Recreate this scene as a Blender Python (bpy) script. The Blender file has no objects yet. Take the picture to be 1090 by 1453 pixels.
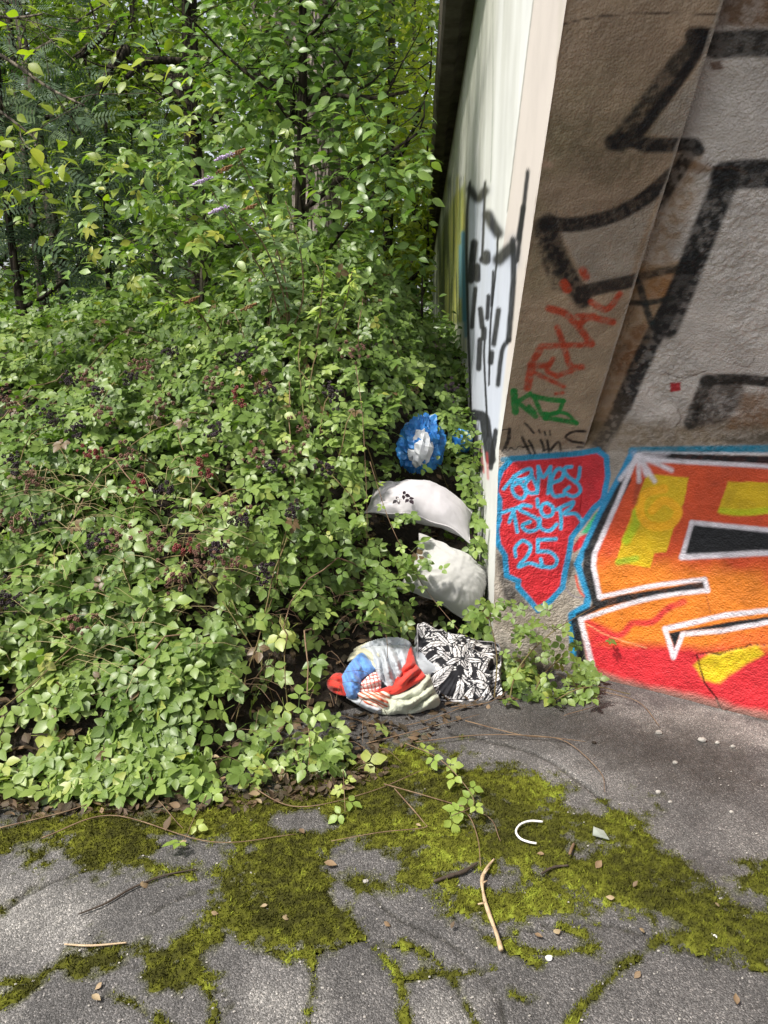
import bpy, math, random
import numpy as np
from mathutils import Matrix, Vector
random.seed(7); rng = np.random.default_rng(7)
SC = bpy.context.scene
COL = SC.collection
R = math.radians
# ------------------------------------------------------------------ camera, sky, sun, exposure
CAM_H, PITCH, FPX, CX, CY = 1.55, R(12.9), 1091.0, 545.0, 726.5
cam_d = bpy.data.cameras.new('camera'); cam = bpy.data.objects.new('camera', cam_d); COL.objects.link(cam)
cam.location = (0, 0, CAM_H); cam.rotation_euler = (R(90) - PITCH, 0, 0)
cam_d.sensor_fit = 'VERTICAL'; cam_d.sensor_height = 36.0; cam_d.lens = 36.0 * FPX / 1453.0
cam_d.clip_start = 0.05; cam_d.clip_end = 1000
SC.camera = cam
SUN_EL, SUN_AZ = R(56), R(-128)          # azimuth from +Y towards +X : behind the camera on the left
world = bpy.data.worlds.new('World'); SC.world = world; world.use_nodes = True
wn = world.node_tree; wn.nodes.clear()
sky = wn.nodes.new('ShaderNodeTexSky'); sky.sky_type = 'NISHITA'; sky.sun_disc = False
sky.sun_elevation = SUN_EL; sky.sun_rotation = SUN_AZ; sky.air_density = 1.0; sky.dust_density = 3.0; sky.ozone_density = 1.0
hsv = wn.nodes.new('ShaderNodeHueSaturation'); hsv.inputs['Saturation'].default_value = 0.35
bg = wn.nodes.new('ShaderNodeBackground'); bg.inputs['Strength'].default_value = 0.092
wo = wn.nodes.new('ShaderNodeOutputWorld')
wn.links.new(sky.outputs[0], hsv.inputs['Color']); wn.links.new(hsv.outputs[0], bg.inputs['Color']); wn.links.new(bg.outputs[0], wo.inputs['Surface'])
sl = bpy.data.lights.new('sun', 'SUN'); sl.energy = 2.3; sl.angle = R(5); sl.color = (1.0, 0.95, 0.86)
sun = bpy.data.objects.new('sun', sl); COL.objects.link(sun)
sdir = Vector((math.sin(SUN_AZ) * math.cos(SUN_EL), math.cos(SUN_AZ) * math.cos(SUN_EL), math.sin(SUN_EL)))
sun.rotation_euler = sdir.to_track_quat('Z', 'Y').to_euler(); sun.location = (-6, -6, 12)
SC.view_settings.view_transform = 'Standard'; SC.view_settings.look = 'None'
SC.view_settings.gamma = 1; SC.view_settings.use_curve_mapping = False
SC.view_settings.exposure = 1.3

# ------------------------------------------------------------------ helpers
cP, sP = math.cos(PITCH), math.sin(PITCH)
CAM = np.array([0, 0, CAM_H])
def ray(px, py):
    r = (np.asarray(px, float) - CX) / FPX; u = (CY - np.asarray(py, float)) / FPX
    return np.stack([r, cP + sP * u, -sP + cP * u], -1)
def W(px, py, Y):                        # point seen at a pixel of the photo, at forward distance Y
    d = ray(px, py); return CAM + d * (np.asarray(Y, float) / d[..., 1])[..., None]
def G(px, py, z=0.0):                    # point seen at a pixel, on a level plane
    d = ray(px, py); return CAM + d * ((z - CAM_H) / d[..., 2])[..., None]
def pix(P):
    q = np.asarray(P) - CAM
    f = q[..., 1] * cP - q[..., 2] * sP; u = q[..., 1] * sP + q[..., 2] * cP
    f = np.where(f < 0.05, 0.05, f)
    return CX + FPX * q[..., 0] / f, CY - FPX * u / f
def sstep(a, b, x):
    t = np.clip((x - a) / (b - a), 0, 1); return t * t * (3 - 2 * t)
def _hash(I, seed):
    h = np.full(I.shape[:-1], seed * 374761393 % (2**32), np.uint64)
    for k in range(I.shape[-1]):
        h = (h ^ (I[..., k].astype(np.int64) & 0xffffffff).astype(np.uint64) * np.uint64([73856093, 19349663, 83492791][k])) & np.uint64(0xffffffff)
        h = (h * np.uint64(2654435761)) & np.uint64(0xffffffff); h ^= h >> np.uint64(15)
    h = (h * np.uint64(2246822519)) & np.uint64(0xffffffff); h ^= h >> np.uint64(13)
    return h.astype(float) / 4294967296.0
def vn(P, seed=0):                       # value noise 0..1 in 2 or 3 dimensions
    P = np.asarray(P, float); I = np.floor(P).astype(np.int64); f = P - I; f = f * f * (3 - 2 * f)
    d = P.shape[-1]; out = 0
    for c in range(2 ** d):
        o = np.array([(c >> k) & 1 for k in range(d)])
        w = np.prod(np.where(o == 1, f, 1 - f), -1); out = out + w * _hash(I + o, seed)
    return out
def fbm(P, seed=0, oct=4, gain=.5):
    P = np.asarray(P, float); a, s, n = 1.0, 0, 0
    for k in range(oct):
        s = s + a * vn(P * 2 ** k + 17.3 * k, seed + k); n += a; a *= gain
    return s / n
def unit(v):
    v = np.asarray(v, float); return v / np.maximum(np.linalg.norm(v, axis=-1, keepdims=True), 1e-9)
def link(o, parent=None):
    COL.objects.link(o)
    if parent is not None: o.parent = parent
    return o
def tag(o, label=None, cat=None, group=None, kind=None):
    for k, v in (('label', label), ('category', cat), ('group', group), ('kind', kind)):
        if v: o[k] = v
    return o
def empty(name, loc, label=None, cat=None, group=None, kind=None):
    o = bpy.data.objects.new(name, None); o.location = [float(c) for c in loc]; o.empty_display_size = .1
    link(o); return tag(o, label, cat, group, kind)
def mesh_data(name, V, Fs, mat, attrs=None, smooth=True):
    me = bpy.data.meshes.new(name); V = np.asarray(V, np.float32)
    if isinstance(Fs, np.ndarray): Fs = [Fs]
    Fs = [np.asarray(F, np.int32) for F in Fs if len(F)]
    lv = np.concatenate([F.ravel() for F in Fs]); cnt = np.concatenate([np.full(len(F), F.shape[1], np.int32) for F in Fs])
    me.vertices.add(len(V)); me.vertices.foreach_set('co', V.ravel())
    me.loops.add(len(lv)); me.loops.foreach_set('vertex_index', lv)
    me.polygons.add(len(cnt)); me.polygons.foreach_set('loop_start', np.concatenate([[0], np.cumsum(cnt)[:-1]]).astype(np.int32))
    me.polygons.foreach_set('use_smooth', np.full(len(cnt), smooth, bool))
    me.update(calc_edges=True)
    for k, a in (attrs or {}).items():
        a = np.asarray(a, np.float32)
        if a.ndim == 1: t = me.attributes.new(k, 'FLOAT', 'POINT'); t.data.foreach_set('value', a)
        elif a.shape[1] == 3: t = me.attributes.new(k, 'FLOAT_VECTOR', 'POINT'); t.data.foreach_set('vector', a.ravel())
        else: t = me.attributes.new(k, 'FLOAT_COLOR', 'POINT'); t.data.foreach_set('color', a.ravel())
    if mat: me.materials.append(mat)
    return me
def mk(name, V, Fs, mat, parent=None, attrs=None, smooth=True):
    V = np.asarray(V, float)
    if parent is not None:
        b = np.array(parent.location); q = parent.parent
        while q is not None: b = b + np.array(q.location); q = q.parent
        V = V - b
    return link(bpy.data.objects.new(name, mesh_data(name, V, Fs, mat, attrs, smooth)), parent)
def join(parts):                         # [(V,F)] -> V, [tris, quads]
    Vs, Q, T, n = [], [], [], 0
    for V, F in parts:
        for f in (F if isinstance(F, list) else [F]):
            if len(f): (T if f.shape[1] == 3 else Q).append(np.asarray(f) + n)
        Vs.append(V); n += len(V)
    return np.concatenate(Vs), [np.concatenate(x) for x in (T, Q) if x]
def gridf(nu, nv):                       # quads of a (nu, nv) vertex grid
    i = np.arange(nu * nv).reshape(nu, nv)
    return np.stack([i[:-1, :-1], i[1:, :-1], i[1:, 1:], i[:-1, 1:]], -1).reshape(-1, 4)
def tube(P, r, sides=6, cap=True):
    P = np.asarray(P, float); n = len(P); r = np.broadcast_to(np.asarray(r, float), (n,))
    T = unit(np.gradient(P, axis=0)); ref = np.array([0.31, 0.2, 0.93])
    if abs(T[0] @ ref) > .9: ref = np.array([1., 0, 0])
    N = unit(np.cross(T, ref)); B = np.cross(T, N)
    a = np.linspace(0, 2 * np.pi, sides, endpoint=False)
    V = P[:, None] + r[:, None, None] * (np.cos(a)[None, :, None] * N[:, None] + np.sin(a)[None, :, None] * B[:, None])
    i = np.arange(n * sides).reshape(n, sides); j = np.roll(i, -1, 1)
    F = np.stack([i[:-1], j[:-1], j[1:], i[1:]], -1).reshape(-1, 4)
    V = V.reshape(-1, 3)
    if cap:
        V = np.concatenate([V, P[:1], P[-1:]]); k = n * sides
        T0 = np.stack([np.full(sides, k), j[0], i[0]], -1); T1 = np.stack([np.full(sides, k + 1), i[-1], j[-1]], -1)
        return V, [F, np.concatenate([T0, T1])]
    return V, [F]
def spline(pts, n=24):                   # Catmull-Rom through points
    P = np.asarray(pts, float)
    if len(P) < 3: return P[0] + (P[-1] - P[0]) * np.linspace(0, 1, n)[:, None]
    Q = np.concatenate([[2 * P[0] - P[1]], P, [2 * P[-1] - P[-2]]])
    t = np.linspace(0, len(P) - 1 - 1e-6, n); k = t.astype(int); f = (t - k)[:, None]
    a, b, c, d = Q[k], Q[k + 1], Q[k + 2], Q[k + 3]
    return .5 * (2 * b + (c - a) * f + (2 * a - 5 * b + 4 * c - d) * f ** 2 + (3 * b - a - 3 * c + d) * f ** 3)

# ------------------------------------------------------------------ materials
def lin(r, g, b):
    f = lambda c: c / 12.92 if c <= .04045 else ((c + .055) / 1.055) ** 2.4
    return np.array([f(r / 255), f(g / 255), f(b / 255)])
class M:
    def __init__(s, name):
        s.m = bpy.data.materials.new(name); s.m.use_nodes = True; s.t = s.m.node_tree; s.t.nodes.clear()
        s.out = s.n('ShaderNodeOutputMaterial'); s.b = s.n('ShaderNodeBsdfPrincipled'); s.l(s.b.outputs[0], s.out.inputs[0])
    def n(s, t, **k):
        o = s.t.nodes.new(t)
        for a, v in k.items():
            if a.startswith('i_'): o.inputs[a[2:].replace('_', ' ')].default_value = v
            else: setattr(o, a, v)
        return o
    def l(s, a, b): s.t.links.new(a, b)
    def attr(s, name): return s.n('ShaderNodeAttribute', attribute_name=name)
    def noise(s, scale, detail=4, rough=.55, vec=None):
        o = s.n('ShaderNodeTexNoise'); o.inputs['Scale'].default_value = scale; o.inputs['Detail'].default_value = detail; o.inputs['Roughness'].default_value = rough
        if vec is not None: s.l(vec, o.inputs['Vector'])
        return o
    def pos(s): return s.n('ShaderNodeNewGeometry').outputs['Position']
    def ramp(s, fac, stops):
        o = s.n('ShaderNodeValToRGB'); e = o.color_ramp.elements
        while len(e) < len(stops): e.new(.5)
        for k, (p, c) in enumerate(stops): e[k].position = p; e[k].color = (*c, 1) if len(c) == 3 else c
        s.l(fac, o.inputs[0]); return o.outputs[0]
    def mix(s, fac, a, b, mode='MIX'):
        o = s.n('ShaderNodeMix', data_type='RGBA', blend_type=mode)
        for v, i in ((fac, 0), (a, 6), (b, 7)):
            if hasattr(v, 'is_linked'): s.l(v, o.inputs[i])
            elif i == 0: o.inputs[0].default_value = v
            else: o.inputs[i].default_value = (*v, 1)
        return o.outputs[2]
    def math(s, op, a, b=0.0):
        o = s.n('ShaderNodeMath', operation=op)
        for v, i in ((a, 0), (b, 1)):
            if hasattr(v, 'is_linked'): s.l(v, o.inputs[i])
            else: o.inputs[i].default_value = v
        return o.outputs[0]
    def bump(s, h, strength, dist):
        o = s.n('ShaderNodeBump'); o.inputs['Strength'].default_value = strength; o.inputs['Distance'].default_value = dist
        s.l(h, o.inputs['Height']); s.l(o.outputs[0], s.b.inputs['Normal']); return o.outputs[0]
    def col(s, c):
        if hasattr(c, 'is_linked'): s.l(c, s.b.inputs['Base Color'])
        else: s.b.inputs['Base Color'].default_value = (*c, 1)
    def set(s, rough=.8, spec=.5):
        s.b.inputs['Roughness'].default_value = rough; s.b.inputs['Specular IOR Level'].default_value = spec
def leaf_mat(name, stops, rough=.42, trans=.3, tmul=(1.25, 1.5, .5), back=(1.15, 1.15, 1.2), vein=.25):
    m = M(name); t = m.attr('tint'); lc = m.attr('lc')
    c = m.ramp(t.outputs['Fac'], stops)
    sp = m.n('ShaderNodeSeparateXYZ'); m.l(lc.outputs['Vector'], sp.inputs[0])
    ax = m.math('ABSOLUTE', sp.outputs[0])
    sv = m.math('SINE', m.math('MULTIPLY', m.math('SUBTRACT', sp.outputs[1], m.math('MULTIPLY', ax, .8)), 44.0))
    sv = m.math('MULTIPLY', m.math('GREATER_THAN', sv, .8), .6)
    mid = m.math('LESS_THAN', ax, .025)
    v = m.math('MULTIPLY', m.math('MAXIMUM', sv, mid), vein)
    n = m.noise(60, 2, .5, m.pos())
    c = m.mix(m.math('MULTIPLY', n.outputs[0], .22), c, (.05, .07, .016))
    c = m.mix(v, c, (.28, .34, .12))
    g = m.n('ShaderNodeNewGeometry'); cb = m.mix(1.0, c, back, 'MULTIPLY'); c2 = m.mix(g.outputs['Backfacing'], c, cb)
    m.col(c2); m.set(rough, .5)
    nb = m.bump(m.math('MULTIPLY', v, -1.0), .25, .004)
    tr = m.n('ShaderNodeBsdfTranslucent'); m.l(m.mix(1.0, c, tmul, 'MULTIPLY'), tr.inputs[0])
    mx = m.n('ShaderNodeMixShader'); mx.inputs[0].default_value = trans
    m.l(m.b.outputs[0], mx.inputs[1]); m.l(tr.outputs[0], mx.inputs[2]); m.l(mx.outputs[0], m.out.inputs[0])
    return m.m
MAT = {}
MAT['bramble_leaf'] = leaf_mat('bramble_leaf', [(0, (.062, .120, .020)), (.35, (.128, .212, .038)), (.72, (.222, .312, .074)), (.88, (.29, .385, .09)), (.95, (.36, .37, .07)), (1, (.15, .085, .045))], rough=.40)
MAT['young_leaf'] = leaf_mat('young_leaf', [(0, (.20, .30, .05)), (.6, (.30, .42, .08)), (1, (.40, .46, .09))], trans=.35)
MAT['shrub_leaf'] = leaf_mat('shrub_leaf', [(0, (.070, .140, .026)), (.5, (.125, .224, .042)), (.9, (.21, .32, .06)), (1, (.38, .39, .06))], rough=.38, vein=.18)
MAT['tree_leaf'] = leaf_mat('tree_leaf', [(0, (0.101, 0.162, 0.020)), (.6, (0.182, 0.258, 0.032)), (1, (0.297, 0.360, 0.045))], trans=.45, vein=.05)
MAT['sunny_leaf'] = leaf_mat('sunny_leaf', [(0, (0.213, 0.287, 0.022)), (.6, (0.375, 0.437, 0.035)), (1, (0.550, 0.552, 0.050))], trans=.5, vein=.05)  # yellow green with the glow of backlit, sunlit crowns mixed into the colour
MAT['shade_leaf'] = leaf_mat('shade_leaf', [(0, (.030, .062, .030)), (.6, (.050, .098, .044)), (1, (.085, .14, .05))], trans=.2, vein=.05, rough=.75)  # blue green elder leaf, its deep shade darkened into the colour
MAT['silver_leaf'] = leaf_mat('silver_leaf', [(0, (.10, .17, .07)), (.7, (.17, .26, .11)), (1, (.26, .35, .15))], trans=.25, vein=.2)
MAT['dead_leaf'] = leaf_mat('dead_leaf', [(0, (.035, .018, .012)), (.5, (.10, .055, .032)), (.85, (.27, .17, .10)), (1, (.44, .34, .21))], rough=.7, trans=.12, tmul=(1.2, 1, .7), vein=.1)
def simple(name, c1, c2, scale=30, rough=.8, bump=.3, bd=.004, spec=.4, detail=5):
    m = M(name); n = m.noise(scale, detail, .6, m.pos()); m.col(m.ramp(n.outputs[0], [(.3, c1), (.7, c2)])); m.set(rough, spec)
    if bump: m.bump(n.outputs[0], bump, bd)
    return m.m
MAT['cane'] = simple('cane', (.10, .05, .025), (.16, .15, .05), 12)
MAT['runner'] = simple('runner', (.10, .055, .032), (.25, .17, .10), 20)
MAT['twig_pale'] = simple('twig_pale', (.34, .24, .14), (.55, .42, .28), 40)
MAT['twig_dark'] = simple('twig_dark', (.03, .02, .015), (.07, .05, .035), 40)
MAT['dry_grass'] = simple('dry_grass', (.30, .22, .10), (.48, .40, .22), 10)
MAT['berry_black'] = simple('berry_black', (.010, .006, .010), (.03, .012, .02), 300, .3, 0)
MAT['berry_red'] = simple('berry_red', (.10, .012, .014), (.20, .035, .03), 200, .35, 0)
MAT['berry_brown'] = simple('berry_brown', (.09, .045, .03), (.2, .10, .07), 200, .6, 0)
MAT['lilac'] = simple('lilac', (.36, .27, .46), (.52, .43, .60), 200, .7, 0)
MAT['seedhead'] = simple('seedhead', (.12, .06, .025), (.24, .13, .05), 200, .8, 0)
MAT['soil'] = simple('soil', (.008, .006, .004), (.034, .023, .015), 40, .95, .9, .03)
MAT['stone'] = simple('stone', (.22, .20, .18), (.42, .40, .37), 60, .8)
MAT['white_plastic'] = simple('white_plastic', (.68, .67, .65), (.78, .77, .75), 40, .4, 0)
def bark_mat(name, c1, c2, sc=14):
    m = M(name); mp = m.n('ShaderNodeMapping'); mp.inputs['Scale'].default_value = (1, 1, .18); m.l(m.pos(), mp.inputs['Vector'])
    n = m.noise(sc, 6, .65, mp.outputs[0]); v = m.n('ShaderNodeTexVoronoi', feature='DISTANCE_TO_EDGE'); v.inputs['Scale'].default_value = sc * 1.3; m.l(mp.outputs[0], v.inputs['Vector'])
    h = m.math('MULTIPLY', m.math('MINIMUM', m.math('MULTIPLY', v.outputs['Distance'], 4.0), 1.0), n.outputs[0])
    m.col(m.ramp(h, [(.05, c1), (.55, c2)])); m.set(.9, .2); m.bump(h, .9, .04); return m.m
MAT['bark_pale'] = bark_mat('bark_pale', (.10, .08, .068), (.42, .36, .32))
MAT['bark_dark'] = bark_mat('bark_dark', (.020, .016, .012), (.075, .06, .045))
MAT['bark_mid'] = bark_mat('bark_mid', (.06, .05, .04), (.20, .17, .13))
def fabric(name, c, weave=900, rough=.85, sheen=.2, ncol=.06):
    m = M(name); n = m.noise(7, 5, .6, m.pos()); w = m.noise(weave, 1, .5, m.pos())
    dark = tuple(x * (1 - ncol * 3) for x in c)
    m.col(m.ramp(n.outputs[0], [(.3, dark), (.65, c)])); m.set(rough, .25); m.b.inputs['Sheen Weight'].default_value = sheen
    m.bump(w.outputs[0], .12, .002); return m.m
MAT['white_cotton'] = fabric('white_cotton', (.50, .48, .50))
MAT['grey_cotton'] = fabric('grey_cotton', (.43, .425, .41))
MAT['red_cloth'] = fabric('red_cloth', (.62, .045, .03))
MAT['blue_cloth'] = fabric('blue_cloth', (.13, .30, .68))
MAT['pale_cloth'] = fabric('pale_cloth', (.45, .48, .52))
MAT['cream_cloth'] = fabric('cream_cloth', (.52, .50, .36))
MAT['greenish_cloth'] = fabric('greenish_cloth', (.46, .48, .38))
def attr_mat(name, rough=.85, bsc=250, bst=.25, bd=.003, spec=.3, dirt=.25, dsc=9, grit=0):
    m = M(name); a = m.attr('paint'); n = m.noise(dsc, 6, .6, m.pos()); f = m.noise(bsc, 3, .6, m.pos())
    k = m.ramp(n.outputs[0], [(.3, (1 - dirt,) * 3), (.6, (1, 1, 1))])
    m.col(m.mix(1.0, a.outputs['Color'], k, 'MULTIPLY')); m.set(rough, spec)
    h = f.outputs[0]
    if grit:
        v = m.n('ShaderNodeTexVoronoi', feature='SMOOTH_F1'); v.inputs['Scale'].default_value = grit; v.inputs['Smoothness'].default_value = .4; m.l(m.pos(), v.inputs['Vector'])
        h = m.math('SUBTRACT', m.math('MULTIPLY', h, .35), m.math('MULTIPLY', v.outputs['Distance'], m.math('ADD', m.noise(14, 3, .6, m.pos()).outputs[0], .15)))
    if bst: m.bump(h, bst, bd)
    return m.m
MAT['painted_plaster'] = attr_mat('painted_plaster', .60, 260, .55, .010, .45, .28, 9, 130)
MAT['painted_side'] = attr_mat('painted_side', .8, 90, .15, .004, .3, .12, 2.5)
MAT['printed_cloth'] = attr_mat('printed_cloth', .85, 900, .1, .002, .2, .1, 12)
def asphalt():
    m = M('asphalt'); a = m.attr('paint'); p = m.pos()
    v = m.n('ShaderNodeTexVoronoi'); v.inputs['Scale'].default_value = 230; m.l(p, v.inputs['Vector'])
    v2 = m.n('ShaderNodeTexVoronoi'); v2.inputs['Scale'].default_value = 480; m.l(p, v2.inputs['Vector'])
    sp = m.n('ShaderNodeSeparateColor'); m.l(v.outputs['Color'], sp.inputs[0])
    sp2 = m.n('ShaderNodeSeparateColor'); m.l(v2.outputs['Color'], sp2.inputs[0])
    agg = m.ramp(sp.outputs[0], [(0, (.55,) * 3), (.55, (.85,) * 3), (.86, (1.15,) * 3), (.95, (1.45, 1.43, 1.4)), (1, (2.0, 1.95, 1.9))])
    ag2 = m.ramp(sp2.outputs[1], [(0, (.6,) * 3), (.8, (1.1,) * 3), (1, (1.9,) * 3)])
    n = m.noise(5, 8, .65, p); k = m.ramp(n.outputs[0], [(.3, (.65,) * 3), (.7, (1.25,) * 3)])
    c = m.mix(1.0, m.mix(1.0, a.outputs['Color'], agg, 'MULTIPLY'), ag2, 'MULTIPLY')
    m.col(m.mix(1.0, c, k, 'MULTIPLY')); m.set(.85, .4)
    h = m.math('ADD', m.math('MULTIPLY', v.outputs['Distance'], -1.0), m.math('MULTIPLY', n.outputs[0], .8))
    m.bump(h, .6, .006); return m.m
MAT['asphalt'] = asphalt()
def moss():
    m = M('moss'); t = m.attr('tint'); n = m.noise(90, 4, .6, m.pos())
    c = m.ramp(t.outputs['Fac'], [(0, (.048, .048, .010)), (.4, (.104, .108, .014)), (.75, (.170, .180, .021)), (1, (.28, .33, .038))])
    m.col(m.mix(m.math('MULTIPLY', n.outputs[0], .6), c, (.02, .022, .006))); m.set(.95, .1); m.bump(n.outputs[0], .8, .006); return m.m
MAT['moss'] = moss()
def concrete(name, c1, c2, sc=6):
    m = M(name); p = m.pos(); mp = m.n('ShaderNodeMapping'); mp.inputs['Scale'].default_value = (1, 1, .3); m.l(p, mp.inputs['Vector'])
    n = m.noise(sc, 7, .62, mp.outputs[0]); m.col(m.ramp(n.outputs[0], [(.28, c1), (.7, c2)])); m.set(.9, .25); m.bump(n.outputs[0], .4, .01); return m.m
MAT['beam_concrete'] = concrete('beam_concrete', (.05, .042, .034), (.19, .16, .13), 4)
MAT['soffit_concrete'] = concrete('soffit_concrete', (.10, .085, .07), (.20, .175, .15), 3)
def plastic_mat(name, c1, c2, trans=.25, rough=.25):
    m = M(name); n = m.noise(25, 3, .5, m.pos()); c = m.ramp(n.outputs[0], [(.3, c1), (.7, c2)]); m.col(c); m.set(rough, .5)
    tr = m.n('ShaderNodeBsdfTranslucent'); m.l(c, tr.inputs[0]); mx = m.n('ShaderNodeMixShader'); mx.inputs[0].default_value = trans
    m.l(m.b.outputs[0], mx.inputs[1]); m.l(tr.outputs[0], mx.inputs[2]); m.l(mx.outputs[0], m.out.inputs[0]); return m.m
MAT['blue_plastic'] = plastic_mat('blue_plastic', (.02, .14, .46), (.06, .29, .68))
MAT['white_film'] = plastic_mat('white_film', (.55, .58, .62), (.74, .76, .78))
MAT['clear_shard'] = plastic_mat('clear_shard', (.35, .38, .33), (.5, .54, .48), .4, .15)

# ------------------------------------------------------------------ the lie of the land
FRONT = np.array([[-9, 2.30], [-1.4, 2.36], [-.9, 2.34], [-.5, 2.38], [-.2, 2.46], [0, 2.58], [.12, 2.78], [.25, 2.95], [.5, 3.12], [.75, 3.27], [1.0, 3.35], [3, 3.4]])
PROF = np.array([[-9, 0], [0, 0], [.12, .12], [.4, .38], [.8, .70], [1.2, 1.00], [2.0, 1.42], [2.8, 1.66], [4, 1.80], [8, 1.9], [40, 2.3]])
def dfront(x, y): return y - np.interp(x, FRONT[:, 0], FRONT[:, 1]) - .07 * (fbm(np.stack([x * 2.3, x * 0 + 3.1], -1), 5, 3) - .5)
def top_h(x, y):                         # upper surface of the thicket
    d = dfront(x, y); h = np.interp(d, PROF[:, 0], PROF[:, 1])
    n = fbm(np.stack([x * 1.5, y * 1.5], -1), 21, 3) - .5
    n2 = fbm(np.stack([x * 4.5, y * 4.5], -1), 25, 2) - .5
    k = sstep(0, .8, d); h = h + .48 * sstep(1.1, 2.6, d) * np.exp(-((x + .40) / .55) ** 2) - .50 * sstep(.9, 2.2, d) * np.exp(-((np.maximum(.512, .364 + .0454 * y) - x) / .30) ** 2)
    return h + k * (.42 * n + .16 * n2)
def soil_h(x, y):
    d = dfront(x, y) - .45 * sstep(-.75, -.25, x); h = np.interp(d, PROF[:, 0], PROF[:, 1])
    return np.maximum(0, h - .36 * sstep(.0, .9, d)) * sstep(0, .3, d) + .02 * sstep(0, .15, d) * fbm(np.stack([x * 6, y * 6], -1), 9, 3)

# bridge: skewed abutment whose front leans over the path above a 1.06 m plinth
C0 = np.array([.512, 3.40, 0]); D0 = np.array([.885, 3.385, 0]); CREASE = 1.06
LEAN = unit(np.array([-.008, -1.16, 1.34])); LSH = -.030 / 1.34; AX = unit(np.array([.0454, .999, 0])); WB = unit(np.array([.82, -.57, 0]))
DECK_Z = 4.0
def prof(s):                             # offset along the front profile
    s = np.asarray(s, float); up = np.minimum(s, CREASE); le = np.maximum(s - CREASE, 0)
    return np.stack([0 * s, 0 * s, up], -1) + le[..., None] * LEAN
S_TOP = CREASE + (DECK_Z - CREASE) / LEAN[2]
def sdf_line(px, py, pts, closed=False):
    P = np.asarray(pts, float); Q = np.roll(P, -1, 0) if closed else P[1:]; P = P if closed else P[:-1]
    best = np.full(px.shape, 1e9)
    for a, b in zip(P, Q):
        d = b - a; L = max(d @ d, 1e-9); t = np.clip(((px - a[0]) * d[0] + (py - a[1]) * d[1]) / L, 0, 1)
        best = np.minimum(best, (px - a[0] - t * d[0]) ** 2 + (py - a[1] - t * d[1]) ** 2)
    return np.sqrt(best)
def inside(px, py, pts):
    P = np.asarray(pts, float); Q = np.roll(P, -1, 0); r = np.zeros(px.shape, bool)
    for a, b in zip(P, Q):
        if a[1] == b[1]: continue
        c = (a[1] > py) != (b[1] > py); xi = a[0] + (py - a[1]) * (b[0] - a[0]) / (b[1] - a[1]); r ^= c & (px < xi)
    return r
class Paint:                             # lays spray paint on a wall surface (wall coordinates measured through the photograph)
    def __init__(s, P, base, seed):
        s.x, s.y = pix(P); s.x = s.x + 0.8 * (vn(P * 60, seed) - .5); s.y = s.y + 0.8 * (vn(P * 60, seed + 1) - .5)
        s.c = np.array(base, float); s.P = P; s.sp = fbm(P * 55, seed + 2, 3)
        s.tf = (0, 0, 1)
    def zoom(s, ox, oy, k): s.tf = (ox, oy, k)
    def _box(s, pts, m):
        p = np.asarray(pts, float) * s.tf[2] + np.array(s.tf[:2]); lo, hi = p.min(0) - m, p.max(0) + m
        return p, np.nonzero((s.x > lo[0]) & (s.x < hi[0]) & (s.y > lo[1]) & (s.y < hi[1]))[0]
    def _ext(s, pts):                    # the letters go on along the wall beyond the picture's edge
        o = []
        for k, p in enumerate(pts):
            p = tuple(p)
            if p[0] >= 1190 and s.tf[2] < .33 and s.tf[2] > .2 and s.tf[0] > 700:
                o += [(4500, p[1]), p] if k == 0 or pts[k - 1][0] >= 1190 else [p, (4500, p[1])]
            else: o.append(p)
        return o
    def put(s, i, a, c):
        a = np.clip(a, 0, 1)[:, None]; s.c[i] = s.c[i] * (1 - a) + np.asarray(c) * a
    def line(s, pts, w, c, soft=None, op=1.0, speck=0.0, smooth=True):
        soft = soft if soft is not None else 5; w = w * s.tf[2]; soft = (soft if soft < 9 else 9 + (soft - 9) * .28) * s.tf[2]; op = op + (1 - op) * .5
        e0 = len(pts); pts = s._ext(pts); smooth = smooth and len(pts) == e0
        pts = spline(pts, max(12, 6 * len(pts))) if smooth and len(pts) > 2 else np.asarray(pts, float)
        p, i = s._box(pts, w + soft + 2)
        if not len(i): return
        d = sdf_line(s.x[i], s.y[i], p); a = (1 - sstep(w - soft, w + soft, d)) * op
        if speck: a = a * (1 - speck * sstep(.42, .62, s.sp[i]))
        s.put(i, a, c)
    def fill(s, pts, c, soft=4, op=1.0, speck=0.0, wob=0.0):
        pts = s._ext(pts); soft = soft * s.tf[2]; p, i = s._box(pts, soft * 2 + 2)
        if not len(i): return
        d = sdf_line(s.x[i], s.y[i], p, True); d = np.where(inside(s.x[i], s.y[i], p), d, -d)
        if wob: d = d + wob * s.tf[2] * (fbm(s.P[i] * 22, 77, 3) - .5) * 2
        a = sstep(-soft, soft, d) * op
        if speck: a = a * (1 - speck * sstep(.42, .62, s.sp[i]))
        if callable(c): c = c(s.x[i], s.y[i], i)
        s.put(i, a, c)
RED, ORA, ROR, YEL, BLK, WHT, BLU = lin(204, 40, 50), lin(220, 124, 34), lin(208, 78, 36), lin(214, 180, 4), lin(20, 22, 27), lin(222, 216, 224), lin(28, 140, 190)
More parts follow.
